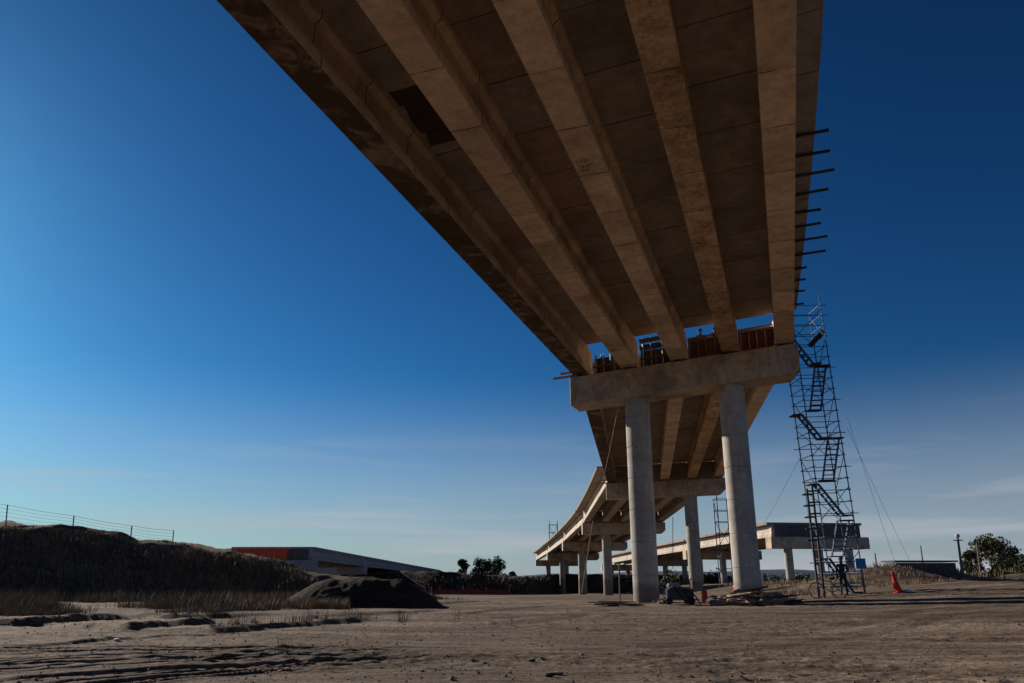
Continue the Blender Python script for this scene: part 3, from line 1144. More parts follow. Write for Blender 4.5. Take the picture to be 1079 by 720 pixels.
# timber ends poking out at the left end of the nearest and second caps
for (pp, u0, z0, nm) in ((P1, -5.3, 0.16, 'left end of the nearest pier cap'), (P2, -5.3, 0.12, 'left end of the second pier cap')):
    for k in range(2):
        a = pp.c + pp.l * u0 + pp.d * (0.35 * k - 0.9) + Vector((0, 0, z0 + 0.3 * k - 0.1))
        b = a - pp.l * (1.15 - 0.3 * k)
        o = MB().bar(a, b, 0.1, 0.1).build('timber_beam', M['wood'])
        tag(o, '%s stub of timber poking out at the %s' % (('lower', 'upper')[k], nm), 'timber', 'timber stubs on the pier caps')

# ropes and hoses
def rope(a, b, sag, r, mat, name, label, cat):
    a, b = Vector(a), Vector(b)
    pts = []
    for i in range(15):
        t = i / 14
        pts.append(a.lerp(b, t) - Vector((0, 0, sag * 4 * t * (1 - t))))
    return tag(MB().tube(pts, r, 5).build(name, mat), label, cat)


rope(at(655, 408, 37.4), at(635, 506, 71), 0.3, 0.025, M['rope'], 'rope', 'pale rope slanting from the nearest cap to the next cap', 'rope')
rope(at(625, 548, 101), at(613, 624, 103), 0.0, 0.07, M['rope'], 'rope', 'pale leaning rope hanging beside the left far columns', 'rope')
rope(at(709, 545, 100), at(709, 600, 100), 0.0, 0.04, M['wire'], 'cable', 'thin dark cable hanging between the second and far piers', 'cable')


# ------------------------------------------------------------------ people
def person_mat(name, shoe, leg, top, skin, h):
    m, nt, b = new_mat(name, 0.85)
    tc = nt.nodes.new('ShaderNodeTexCoord')
    sp = nt.nodes.new('ShaderNodeSeparateXYZ')
    nt.links.new(tc.outputs['Object'], sp.inputs[0])
    z = math_n(nt, 'DIVIDE', sp.outputs[2], h)
    r = nt.nodes.new('ShaderNodeValToRGB')
    r.color_ramp.interpolation = 'CONSTANT'
    e = r.color_ramp.elements
    for i in range(2):
        e.new(0.5)
    for i, (p, c) in enumerate(((0, shoe), (0.05, leg), (0.53, top), (0.855, skin))):
        e[i].position = p
        e[i].color = (*c, 1)
    nt.links.new(z, r.inputs[0])
    n = noise(nt, tc.outputs['Object'], 9, 4)
    nt.links.new(mix(nt, 1.0, r.outputs[0], ramp(nt, n, [(0.3, 0.75), (0.7, 1.2)]), 'MULTIPLY'), b.inputs['Base Color'])
    return m


def person(loc, rotz, label, colours, pose, h=1.72, helmet=(0.7, 0.5, 0.05)):
    """one continuous skinned body; pose gives joint offsets"""
    J = dict(pel=(0, 0, 0.53), waist=(0, 0, 0.61), chest=(0, 0.0, 0.74), neck=(0, 0.0, 0.845), head=(0, 0.015, 0.905), crown=(0, 0.01, 0.975),
             ls=(-0.105, 0, 0.80), le=(-0.15, 0.01, 0.63), lw=(-0.145, 0.06, 0.485), lh=(-0.14, 0.08, 0.43),
             rs=(0.105, 0, 0.80), re=(0.15, 0.01, 0.63), rw=(0.145, 0.06, 0.485), rh=(0.14, 0.08, 0.43),
             lp=(-0.055, 0, 0.5), lk=(-0.065, 0.015, 0.28), la=(-0.07, -0.01, 0.045), lt=(-0.08, 0.085, 0.02),
             rp=(0.055, 0, 0.5), rk=(0.065, 0.015, 0.28), ra=(0.07, -0.01, 0.045), rt=(0.08, 0.085, 0.02))
    J.update(pose)
    rad = dict(pel=.075, waist=.07, chest=.085, neck=.033, head=.056, crown=.04, ls=.042, le=.03, lw=.021, lh=.022, rs=.042, re=.03, rw=.021, rh=.022,
               lp=.056, lk=.036, la=.026, lt=.022, rp=.056, rk=.036, ra=.026, rt=.022)
    names = list(J)
    idx = {n: i for i, n in enumerate(names)}
    E = [('pel', 'waist'), ('waist', 'chest'), ('chest', 'neck'), ('neck', 'head'), ('head', 'crown'), ('chest', 'ls'), ('ls', 'le'), ('le', 'lw'), ('lw', 'lh'),
         ('chest', 'rs'), ('rs', 're'), ('re', 'rw'), ('rw', 'rh'), ('pel', 'lp'), ('lp', 'lk'), ('lk', 'la'), ('la', 'lt'), ('pel', 'rp'), ('rp', 'rk'), ('rk', 'ra'), ('ra', 'rt')]
    me = bpy.data.meshes.new('person')
    me.from_pydata([tuple(c * h for c in J[n]) for n in names], [(idx[a], idx[b]) for a, b in E], [])
    me.materials.append(person_mat('clothes', *colours, h))
    o = bpy.data.objects.new('person', me)
    COL.objects.link(o)
    o.location = loc
    o.rotation_euler = (0, 0, rotz)
    md = o.modifiers.new('skin', 'SKIN')
    for n in names:
        sv = me.skin_vertices[0].data[idx[n]]
        sv.radius = (rad[n] * h, rad[n] * h * (0.72 if n in ('pel', 'waist', 'chest') else 1))
        sv.use_root = (n == 'pel')
    md.use_smooth_shade = True
    s = o.modifiers.new('sub', 'SUBSURF')
    s.levels = s.render_levels = 2
    tag(o, label, 'person')
    hx, hy, hz = (c * h for c in J['crown'])
    prof = [(0.165, 0.0), (0.16, 0.01), (0.125, 0.018), (0.118, 0.07), (0.085, 0.115), (0.03, 0.135)]
    he = MB().lathe((hx, hy, hz - 0.055), prof, 16)
    hm = simple('helmet_plastic', helmet, 0.4, 0.08, 4, 0, 0)
    ho = mesh_obj('helmet', he.v, he.f, hm, None, True)
    ho.parent = o
    return o


deck_z = P1.c.z + 0.07 + 1.55 + 0.06 + 0.24
navy = ((0.02, 0.02, 0.02), (0.025, 0.035, 0.07), (0.03, 0.05, 0.11), (0.2, 0.1, 0.06))
dark = ((0.02, 0.02, 0.02), (0.03, 0.03, 0.035), (0.04, 0.04, 0.05), (0.2, 0.1, 0.06))
crouch = dict(pel=(0, -0.05, 0.24), waist=(0, 0.0, 0.31), chest=(0, 0.09, 0.41), neck=(0, 0.15, 0.48), head=(0, 0.19, 0.525), crown=(0, 0.21, 0.59),
              ls=(-0.105, 0.11, 0.46), le=(-0.15, 0.2, 0.32), lw=(-0.1, 0.27, 0.23), lh=(-0.08, 0.3, 0.19),
              rs=(0.105, 0.11, 0.46), re=(0.15, 0.2, 0.32), rw=(0.1, 0.27, 0.23), rh=(0.08, 0.3, 0.19),
              lp=(-0.06, -0.05, 0.22), lk=(-0.09, 0.15, 0.27), la=(-0.075, 0.0, 0.045), lt=(-0.08, 0.09, 0.02),
              rp=(0.06, -0.05, 0.22), rk=(0.09, 0.15, 0.27), ra=(0.075, 0.0, 0.045), rt=(0.08, 0.09, 0.02))

# ------------------------------------------------------------------ stair tower of scaffold tube
def stair_tower(name, x0, x1, y0, y1, z0, z1, label, mat, step, r, flights=(), brace=1.5):
    root = thing(name, ((x0 + x1) / 2, (y0 + y1) / 2, z0), label, 'scaffold tower')
    cs = [(x0, y0), (x1, y0), (x1, y1), (x0, y1)]
    rg = random.Random(9)
    for i, (x, y) in enumerate(cs):
        top = z1 - (0, 0.0, 0.5, 0.9)[i]
        MB().tube([(x, y, z0 - 0.05), (x, y, top)], r * 1.25, 6).build('standard', mat, root)
    z = z0 + 0.35
    while z < z1 - 0.2:
        for i in range(4):
            a, b = cs[i], cs[(i + 1) % 4]
            e = 0.1 if rg.random() > 0.12 else 0.28
            da = Vector((b[0] - a[0], b[1] - a[1], 0)).normalized()
            zz = z + (0.05 if i % 2 else 0)
            MB().tube([Vector((a[0], a[1], zz)) - da * 0.1, Vector((b[0], b[1], zz)) + da * e], r * 0.85, 5).build('ledger', mat, root)
        z += step
    z = z0 + 0.4
    k = 0
    while z + brace < z1:
        for i in range(4):
            if (i + k) % 2 == 0 or i == 1:
                a, b = cs[i], cs[(i + 1) % 4]
                if k % 2:
                    a, b = b, a
                MB().tube([(a[0], a[1], z), (b[0], b[1], z + brace)], r * 0.75, 5).build('brace', mat, root)
        z += brace
        k += 1
    for (a, b, w, side) in flights:
        a, b = Vector(a), Vector(b)
        side = Vector(side)
        fl = MB()
        for s in (-1, 1):
            fl.bar(a + side * s * w / 2, b + side * s * w / 2, 0.045, 0.11)
        fo = fl.build('stair_flight', M['steel_blue'], root)
        n = max(4, int(abs(b.z - a.z) / 0.21))
        for k in range(n + 1):
            p = a.lerp(b, k / n)
            run = Vector((b.x - a.x, b.y - a.y, 0)).normalized()
            m = MB()
            m.bar(p - side * w / 2, p + side * w / 2, 0.17, 0.035)
            m.build('tread', M['steel_blue'], fo)
        for p, sg in ((a, -1), (b, 1)):
            run = Vector((b.x - a.x, b.y - a.y, 0)).normalized()
            c = p + run * sg * 0.22
            MB().bar(c - side * w * 0.62, c + side * w * 0.62, 0.42, 0.06).build('landing', M['wood_dark'], root)
    return root


TX0, TX1, TY0, TY1 = 14.72, 16.25, 37.0, 38.5
TZ = gz(15.5, 37.5)
XS, YS = (0, 1, 0), (1, 0, 0)
fl = [((14.75, 37.45, 12.7), (15.5, 37.45, 11.45), 0.55, XS),
      ((15.85, 37.2, 11.25), (15.75, 38.3, 9.3), 0.55, YS),
      ((14.75, 37.9, 8.95), (15.55, 37.9, 7.75), 0.55, XS),
      ((15.95, 37.2, 7.6), (15.85, 38.3, 5.75), 0.55, YS),
      ((14.85, 37.4, 5.45), (15.85, 37.4, 3.95), 0.55, XS),
      ((15.85, 37.3, 3.7), (15.75, 38.3, 2.1), 0.55, YS),
      ((15.0, 37.7, 2.0), (15.9, 37.7, 0.45), 0.55, XS)]
tower = stair_tower('stair_tower', TX0, TX1, TY0, TY1, TZ, 15.1, 'tall blue tube stair tower with zigzag flights beside the nearest pier', M['steel_blue'], 0.55, 0.024, fl)
tower.rotation_euler = (0, R(-1.75), 0)     # it leans a little towards the pier
# the loose board leaning across the top bay
o = MB().bar(at(853, 365, 37.3), at(868, 349, 37.6), 0.24, 0.05, (0.3, 1, 0)).build('scaffold_board', M['wood_dark'])
tag(o, 'dark board lying slanted across the top of the tall stair tower', 'board')
for (pa, pb, ya, yb, what) in (((893, 440), (943, 592), 38, 46, 'inner guy wire running down right of the tall stair tower'),
                               ((893, 452), (962, 598), 38, 52, 'outer guy wire running down right of the tall stair tower'),
                               ((845, 478), (800, 560), 38, 60, 'guy wire running down left of the tall stair tower')):
    rope(at(*pa, ya), at(*pb, yb), 0.12, 0.008, M['wire'], 'guy_wire', what, 'wire')
# heavy twin props by the tower's left legs
for k, (px, py0) in enumerate(((850, 515), (854, 511))):
    t = at(px, py0, 36.6)
    b = Vector((t.x + 0.1 * k, 36.6 + 0.1 * k, gz(t.x, 36.6)))
    root = thing('shoring_prop', b, '%s of the two thick steel props left of the tall stair tower' % ('left', 'right')[k], 'prop', 'props by the stair tower')
    MB().tube([b - Vector((0, 0, 0.05)), (b.x, b.y, t.z)], 0.06, 8).build('tube', M['steel_dark'], root)
    for j in range(5):
        z = t.z - 0.3 - 0.52 * j
        MB().bar((b.x - 0.28, b.y - 0.08, z), (b.x + 0.2, b.y - 0.08, z + 0.02), 0.07, 0.07).build('clamp_bar', M['steel_dark'], root)
    MB().box((b.x, b.y, b.z + 0.01), (0.22, 0.22, 0.02)).build('foot_plate', M['steel_dark'], root)
# blue board
bs = at(907, 594, 36.8)
root = thing('site_sign', (bs.x, 36.8, gz(bs.x, 36.8)), 'small blue board on a post at the foot of the tall stair tower', 'sign')
MB().box(bs, (0.46, 0.03, 0.46)).build('board', M['blue_sign'], root)
MB().tube([(bs.x, 36.83, gz(bs.x, 36.8) - 0.1), (bs.x, 36.83, bs.z + 0.25)], 0.025, 6).build('post', M['steel_dark'], root)

tx = at(764, 560, 77).x
stair_tower('scaffold_tower', tx - 0.7, tx + 0.6, 76.5, 77.8, gz(tx, 77), at(764, 520, 77).z, 'slim tube scaffold tower seen between the two second-pier columns', M['steel_blue'], 1.1, 0.035, (), 2.2)
p_ = at(583, 560, 165)
stair_tower('scaffold_tower', p_.x - 0.8, p_.x + 0.9, 165, 166.5, 5.9 + 0.2 + 1.55 + 0.07 + 0.24, at(583, 549, 165).z, 'thin scaffold frame standing on the far deck at the left end of the viaduct', M['steel_blue'], 1.6, 0.05, (), 3.0)

# two people on the deck behind the formwork, one by the tower
def deck_pt(u, dd):
    return P1.c + P1.l * u + P1.d * dd + Vector((0, 0, 1.55 + 0.07 + 0.085 + 0.24))


person(pc(0.98, 0.86, 0.24), R(165), 'worker in navy overalls behind the formwork, left of the pair', navy, dict(le=(-0.17, 0.1, 0.68), lw=(-0.1, 0.2, 0.72), lh=(-0.08, 0.24, 0.73)), 1.76, (0.05, 0.07, 0.16))
person(pc(1.72, 0.86, 0.24), R(205), 'worker in dark clothes behind the formwork, right of the pair', dark, dict(re=(0.17, 0.1, 0.7), rw=(0.13, 0.2, 0.76), rh=(0.12, 0.23, 0.79)), 1.74, (0.06, 0.06, 0.1))
wx = at(880, 628, 36.2).x
person(Vector((15.35, 37.15, gz(15.35, 37.15))), R(150), 'person in dark clothes standing at the foot of the stair tower', dark,
       dict(le=(-0.15, 0.05, 0.64), lw=(-0.1, 0.16, 0.6), lh=(-0.08, 0.2, 0.6)), 1.7, (0.1, 0.1, 0.12))


# ------------------------------------------------------------------ bicycle
def bicycle(x, y):
    z = gz(x, y)
    root = thing('bicycle', (x, y, z), 'bicycle parked sideways at the foot of the stair tower', 'bicycle')
    rw = 0.33
    W = [Vector((x - 0.52, y, z + rw)), Vector((x + 0.52, y, z + rw))]
    for c in W:
        ty = MB().tube([c + Vector((rw * math.cos(a), 0, rw * math.sin(a))) for a in np.linspace(0, 2 * math.pi, 33)[:-1]], 0.022, 6, True).build('wheel', M['black'], root)
        sp = MB()
        for k in range(12):
            a = 2 * math.pi * k / 12
            sp.tube([c, c + Vector((rw * math.cos(a), 0, rw * math.sin(a)))], 0.003, 3)
        sp.tube([c - Vector((0, 0.05, 0)), c + Vector((0, 0.05, 0))], 0.02, 6)
        sp.build('spokes', M['steel_grey'], ty)
    bb = Vector((x + 0.08, y, z + 0.28))
    seat = Vector((x + 0.22, y, z + 0.78))
    head = Vector((x - 0.36, y, z + 0.8))
    f = MB()
    for a, b in ((bb, seat), (seat - Vector((0.02, 0, 0.08)), head), (bb, head - Vector((-0.03, 0, 0.12))), (bb, W[1]), (seat - Vector((0.02, 0, 0.1)), W[1]), (head, W[0])):
        f.tube([a, b], 0.018, 6)
    f.build('frame', M['steel_dark'], root)
    MB().tube([seat + Vector((-0.12, 0, 0.06)), seat + Vector((0.0, 0, 0.07)), seat + Vector((0.12, 0, 0.07))], [0.02, 0.05, 0.07], 8).build('saddle', M['black'], root)
    h = head + Vector((0.03, 0, 0.12))
    MB().tube([h + Vector((0.12, -0.27, -0.03)), h + Vector((0, -0.16, 0)), h + Vector((0, 0.16, 0)), h + Vector((0.12, 0.27, -0.03))], 0.014, 6).build('handlebar', M['steel_dark'], root)
    cr = MB().tube([bb + Vector((0, -0.07, 0)), bb + Vector((0.12, -0.07, -0.1))], 0.012, 5)
    cr.box(bb + Vector((0.13, -0.12, -0.11)), (0.09, 0.1, 0.02))
    cr.build('crank', M['steel_dark'], root)


bx = at(861, 630, 36.0).x + 0.52
bicycle(bx, 36.0)

# ------------------------------------------------------------------ traffic cone
cp = at(948, 631, 35.5)
cz = gz(cp.x, 35.5)
root = thing('traffic_cone', (cp.x, 35.5, cz), 'tall red-orange traffic cone tilting at the edge of the dirt road', 'cone')
tilt = Matrix.Rotation(R(-12), 4, 'Y')
m = MB().lathe((0, 0, 0), [(0.185, 0.03), (0.16, 0.08), (0.045, 0.88), (0.03, 0.9)], 20)
m.v = [tilt @ v + Vector((cp.x, 35.5, cz + 0.02)) for v in m.v]
m.build('cone_body', M['cone'], root, False)
m = MB().box((0, 0, 0.015), (0.42, 0.42, 0.035))
m.v = [tilt @ v + Vector((cp.x, 35.5, cz + 0.02)) for v in m.v]
m.build('base', M['cone'], root)


# ------------------------------------------------------------------ rubble, machine, odds and ends at the column feet
def rock_mesh(seed, r, flat=0.7):
    b = bmesh.new()
    bmesh.ops.create_icosphere(b, subdivisions=2, radius=r)
    rg = random.Random(seed)
    off = [rg.uniform(-9, 9) for _ in range(3)]
    for v in b.verts:
        n = v.co.normalized()
        k = 1 + 0.45 * float(vnoise(n.x * 1.7 + off[0], n.y * 1.7 + n.z * 1.3 + off[1])) + 0.3 * float(vnoise(n.x * 4 + off[1], n.z * 4 + off[2]))
        v.co = n * r * k
        v.co.z *= flat
    me = bpy.data.meshes.new('rock')
    b.to_mesh(me)
    b.free()
    me.materials.append(M['rock'])
    return me


rocks = [rock_mesh(s, 0.5) for s in range(5)]
rg = random.Random(21)


def put_rock(px, lift, s, label, group):
    x, y = px
    o = bpy.data.objects.new('rock', rocks[rg.randrange(5)])
    COL.objects.link(o)
    o.location = (x, y, gz(x, y) + s * (0.12 + lift))
    o.scale = (s * rg.uniform(0.8, 1.3), s * rg.uniform(0.8, 1.2), s * rg.uniform(0.7, 1.0))
    o.rotation_euler = (0, 0, rg.uniform(0, 6))
    tag(o, label, 'rock', group)


for k in range(44):
    px = rg.uniform(750, 826)
    Y = rg.uniform(33.6, 35.4)
    x = (px - CX) / 850 * Y
    put_rock((x, Y), 0.35 * rg.random() * (k % 3 == 0), rg.uniform(0.25, 0.85), 'dark rock in the rubble heap at the foot of the right near column', 'rocks in the rubble heap')
for k in range(9):
    px = rg.uniform(692, 705)
    Y = rg.uniform(35.2, 36.2)
    put_rock(((px - CX) / 850 * Y, Y), 0, rg.uniform(0.15, 0.35), 'small rock beside the generator at the foot of the left near column', 'rocks by the generator')
for k in range(36):
    px = rg.uniform(765, 832)
    Y = rg.uniform(33.2, 35.0)
    x = (px - CX) / 850 * Y
    z = gz(x, Y) + rg.uniform(0.1, 0.75) * (1 - abs(px - 797) / 45)
    a = rg.uniform(-0.6, 0.6)
    L = rg.uniform(0.5, 1.5)
    d = Vector((math.cos(a), math.sin(a), rg.uniform(-0.15, 0.2))) * L / 2
    c = Vector((x, Y, max(z, gz(x, Y) + 0.08) + (0.22 if k % 3 == 0 and abs(px - 797) < 22 else 0)))
    mt = M['wood_pale'] if k % 3 == 0 else (M['wood'] if k % 3 == 1 else M['wood_red'])
    lab = ('pale splintered plank', 'brown plank', 'reddish form plank')[k % 3] + ' thrown on the rubble heap by the right near column'
    tag(MB().bar(c - d, c + d, rg.uniform(0.1, 0.22), rg.uniform(0.03, 0.08)).build('plank', mt), lab, 'plank', lab.split(' thrown')[0] + 's on the rubble heap')

# generator
gx, gy = at(716, 636, 34.6).x, 34.6
g0 = gz(gx, gy)
root = thing('generator', (gx, gy, g0), 'dark machine with tank and wheels standing between the two near columns', 'generator')


def rb(name, c, s, mat, par=root, bev=0.04):
    b = bmesh.new()
    bmesh.ops.create_cube(b, size=1)
    for v in b.verts:
        v.co = Vector((v.co.x * s[0], v.co.y * s[1], v.co.z * s[2]))
    bmesh.ops.bevel(b, geom=b.edges[:], offset=min(bev, min(s) * 0.3), segments=2, affect='EDGES')
    b.verts.index_update()
    v = [x.co + Vector(c) for x in b.verts]
    f = [tuple(x.index for x in q.verts) for q in b.faces]
    b.free()
    return mesh_obj(name, v, f, mat, par, False, Vector(c) - Vector((0, 0, s[2] / 2)))


rb('engine_block', (gx - 0.25, gy, g0 + 0.42), (0.6, 0.55, 0.45), M['steel_dark'])
rb('hood', (gx + 0.28, gy, g0 + 0.44), (0.62, 0.5, 0.42), M['steel_dark'])
rb('fuel_tank', (gx - 0.2, gy, g0 + 0.76), (0.55, 0.45, 0.18), M['steel_grey'])
for sx in (-0.5, 0.45):
    for sy in (-0.34, 0.34):
        w = MB().tube([(gx + sx, gy + sy - 0.05, g0 + 0.15), (gx + sx, gy + sy + 0.05, g0 + 0.15)], 0.15, 16)
        w.build('wheel', M['black'], root)
fr = MB()
for sy in (-0.3, 0.3):
    fr.tube([(gx - 0.7, gy + sy, g0 + 0.2), (gx + 0.72, gy + sy, g0 + 0.2)], 0.03, 6)
    fr.tube([(gx - 0.62, gy + sy, g0 + 0.2), (gx - 0.62, gy + sy, g0 + 0.88), (gx + 0.1, gy + sy, g0 + 0.9)], 0.022, 6)
fr.tube([(gx - 0.7, gy, g0 + 0.22), (gx - 1.15, gy - 0.1, g0 + 0.12)], 0.03, 6)
fr.build('frame', M['steel_grey'], root)
hs = MB()
for k in range(3):
    hs.tube([(gx - 0.5 + 0.3 * k, gy - 0.25, g0 + 0.6), (gx - 0.3 + 0.3 * k, gy - 0.42, g0 + 0.78 - 0.1 * k), (gx + 0.3 * k, gy - 0.45, g0 + 0.35), (gx + 0.2 + 0.3 * k, gy - 0.5, g0 + 0.02)], 0.03, 6)
hs.build('hose', M['black'], root)
MB().tube([(gx + 0.5, gy, g0 + 0.6), (gx + 0.5, gy, g0 + 1.0), (gx + 0.6, gy, g0 + 1.06)], 0.03, 8).build('exhaust', M['steel_dark'], root)

for k, (px, Y, h, r, lab) in enumerate(((742.5, 35.5, 0.62, 0.13, 'red gas cylinder standing right of the generator'),
                                         (776, 39.2, 0.8, 0.13, 'red gas cylinder half hidden behind the right near column'))):
    x = at(px, 630, Y).x
    z = gz(x, Y)
    root = thing('gas_cylinder', (x, Y, z), lab, 'cylinder', 'red gas cylinders')
    MB().lathe((x, Y, z), [(r * 0.9, 0), (r, 0.03), (r, h * 0.78), (r * 0.75, h * 0.9), (r * 0.3, h * 0.97)], 16).build('body', M['red_paint'], root)
    MB().tube([(x, Y, z + h * 0.95), (x, Y, z + h * 1.06)], 0.035, 8).build('valve', M['steel_dark'], root)

# low pile of dark boards left of the left column and a stake
for k in range(9):
    px = rg.uniform(632, 664)
    Y = rg.uniform(33.5, 34.8)
    x = (px - CX) / 850 * Y
    a = rg.uniform(-0.25, 0.25)
    L = rg.uniform(0.9, 1.7)
    d = Vector((math.cos(a), math.sin(a), rg.uniform(-0.03, 0.03))) * L / 2
    c = Vector((x, Y, gz(x, Y) + 0.05 + 0.035 * (k % 4)))
    tag(MB().bar(c - d, c + d, 0.2, 0.035).build('board', M['wood_dark']), 'dark board in the flat pile left of the left near column', 'board', 'dark boards in the flat pile')
for px, Y, h, lab in ((653, 36.5, 1.75, 'thin upright stake just left of the left near column'),):
    x = at(px, 630, Y).x
    tag(MB().tube([(x, Y, gz(x, Y) - 0.2), (x + 0.03, Y, gz(x, Y) + h)], 0.035, 6).build('stake', M['pole']), lab, 'stake')

# litter in the foreground
for px, py, s, mat, lab in ((560, 698, 0.1, M['leaf'], 'crushed green scrap lying in the foreground dirt'), (588, 711, 0.1, M['rock'], 'brown crumpled scrap near the bottom edge'),
                            (579, 714, 0.12, M['black'], 'dark rag near the bottom edge'), (123, 678, 0.11, M['white'], 'small white stone on the churned dirt at the left'),
                            (953, 628, 0.28, M['white'], 'white stone at the foot of the traffic cone')):
    x, y = gp(px, py)
    if px == 953:
        x, y = cp.x + 0.32, 35.4
    me = rocks[rg.randrange(5)].copy()
    me.materials.clear()
    me.materials.append(mat)
    o = bpy.data.objects.new('litter' if 'sc' in lab or 'rag' in lab else 'stone', me)
    COL.objects.link(o)
    o.location = (x, y, gz(x, y) + s * 0.2)
    o.scale = (s * 1.3, s, s * 0.7)
    tag(o, lab, 'litter' if o.name.startswith('litter') else 'stone')


# ------------------------------------------------------------------ fence on the bank
def bank_top(px, py, Y):
    return at(px, py, Y)


FP = [(7, 549, 48.2), (77, 556, 49.6), (138, 566, 50.8), (182, 572, 51.8)]
ftops = [532, 543.5, 554, 559]
root = thing('wire_fence', at(*FP[0]), 'thin wire fence on posts along the crest of the left earth bank', 'fence')
tops, bots = [], []
for (px, py, Y), ty in zip(FP, ftops):
    b = at(px, py + 2.5, Y)
    t = at(px + 1, ty, Y)
    MB().tube([b - Vector((0, 0, 0.4)), t], 0.035, 6).build('post', M['pole'], root)
    tops.append(t)
    bots.append(b)
dirn = (tops[0] - tops[1])
tops.insert(0, tops[0] + dirn)
bots.insert(0, bots[0] + (bots[0] - bots[1]))
MB().tube([bots[0] - Vector((0, 0, 0.4)), tops[0]], 0.045, 6).build('post', M['pole'], root)
for k in range(5):
    f = 0.15 + 0.83 * k / 4
    m = MB()
    for i in range(len(tops) - 1):
        a, b = bots[i].lerp(tops[i], f), bots[i + 1].lerp(tops[i + 1], f)
        m.tube([a, a.lerp(b, 0.5) - Vector((0, 0, 0.05)), b], 0.006 if k < 4 else 0.009, 4)
    m.build('wire', M['wire'], root)

bk = at(343, 604, 56)
tag(MB().box((bk.x, 56, bk.z), (1.5, 0.8, 0.7), Matrix.Rotation(R(12), 3, 'Z')).build('concrete_block', M['grey_fascia']), 'pale concrete block on the earth below the left viaduct', 'block')
# orange sheets on the near end of the left viaduct
root = thing('safety_screen', Lp[0].c + Vector((0, 0, 0)), 'orange-red sheeting hung across the near end of the left viaduct', 'screen')
for k in range(6):
    u0 = -5.6 + k * 1.3
    q = []
    for z in (0.05, 1.38):
        for u, dd in ((u0, -0.62), (u0 + 1.26, -0.62 + 0.05 * (k % 2)), (u0 + 1.26, -0.58 + 0.05 * (k % 2)), (u0, -0.58)):
            q.append(Lp[0].c + Lp[0].l * u + Lp[0].d * dd + Vector((0, 0, z)))
    MB().hexa(q).build('sheet', M['orange'], root)
# orange net along the foot of the far embankment
root = thing('net_fence', (-12, 124, gz(-12, 124)), 'low orange plastic net fence along the foot of the far bank', 'fence')
for k in range(7):
    x = -22 + k * 3.6
    y = 126.5 - 0.12 * (x + 22)
    z = gz(x, y)
    MB().tube([(x, y, z - 0.1), (x, y, z + 1.15)], 0.04, 5).build('post', M['pole'], root)
    if k < 6:
        x2 = x + 3.6
        y2 = 126.5 - 0.12 * (x2 + 22)
        z2 = gz(x2, y2)
        MB().hexa([(x + .05, y - .02, z + .1), (x2 - .05, y2 - .02, z2 + .1), (x2 - .05, y2 + .01, z2 + .1), (x + .05, y + .01, z + .1),
                   (x + .05, y - .02, z + .72), (x2 - .05, y2 - .02, z2 + .72), (x2 - .05, y2 + .01, z2 + .72), (x + .05, y + .01, z + .72)]).build('net_panel', M['net'], root)


# ------------------------------------------------------------------ trees and plants
def tree(name, label, x, y, h, w, n, leaf, seed, mat, group=None, trunk=0.3, z=None, lobes=9, low=0.15, lobe=(0.14, 0.26)):
    rg = np.random.default_rng(seed)
    z0 = gz(x, y) if z is None else z
    root = thing(name, (x, y, z0), label, 'tree', group)
    C = []
    for k in range(lobes):
        f = rg.random()
        zz = low + (0.95 - low) * f
        rad = w * 0.5 * math.sin(math.pi * min(0.97, 0.18 + 0.75 * f)) * 0.75
        a = rg.random() * 2 * math.pi
        rr_ = rad * math.sqrt(rg.random())
        C.append((rr_ * math.cos(a), rr_ * math.sin(a), zz * h, w * rg.uniform(*lobe)))
    tr = MB()
    lean = rg.uniform(-0.04, 0.04) * h
    tr.tube([(x, y, z0 - 0.2), (x + lean * 0.4, y, z0 + h * 0.3), (x + lean, y, z0 + h * 0.75)], [trunk * 0.5, trunk * 0.36, trunk * 0.1], 8)
    for c in C:
        s = Vector((x + lean * 0.5, y, z0 + max(h * 0.12, c[2] * 0.55)))
        e = Vector((x + c[0], y + c[1], z0 + c[2]))
        tr.tube([s, s.lerp(e, 0.5) + Vector((0, 0, 0.06 * h)) * 0.5, e], [trunk * 0.16, trunk * 0.1, trunk * 0.04], 5)
    tr.build('trunk', M['bark'], root)
    v, f = [], []
    for i in range(n):
        c = C[rg.integers(len(C))]
        d = rg.normal(size=3)
        d /= np.linalg.norm(d)
        rr_ = c[3] * (0.35 + 0.75 * rg.random() ** 0.5)
        p = np.array([x + c[0], y + c[1], z0 + c[2]]) + d * rr_ * np.array([1, 1, 0.8])
        a = rg.normal(size=3)
        a /= np.linalg.norm(a)
        b = np.cross(a, rg.normal(size=3))
        b /= np.linalg.norm(b)
        s = leaf * rg.uniform(0.6, 1.3)
        k = len(v)
        v += [tuple(p - a * s - b * s * 0.45), tuple(p + a * s * 0.2 - b * s * 0.6), tuple(p + a * s + b * s * 0.1), tuple(p - a * s * 0.1 + b * s * 0.6)]
        f.append((k, k + 1, k + 2, k + 3))
    mesh_obj('crown', v, f, mat, root, False, (x, y, z0 + h * low))
    return root


def tree_px(name, label, px, ytop, Y, h, w, n, leaf, seed, mat, group=None, **kw):
    t = at(px, ytop, Y)
    z = t.z - h
    return tree(name, label, t.x, Y, h, w, n, leaf, seed, mat, group, z=min(z, gz(t.x, Y)) if kw.pop('ground', False) else z, **kw)


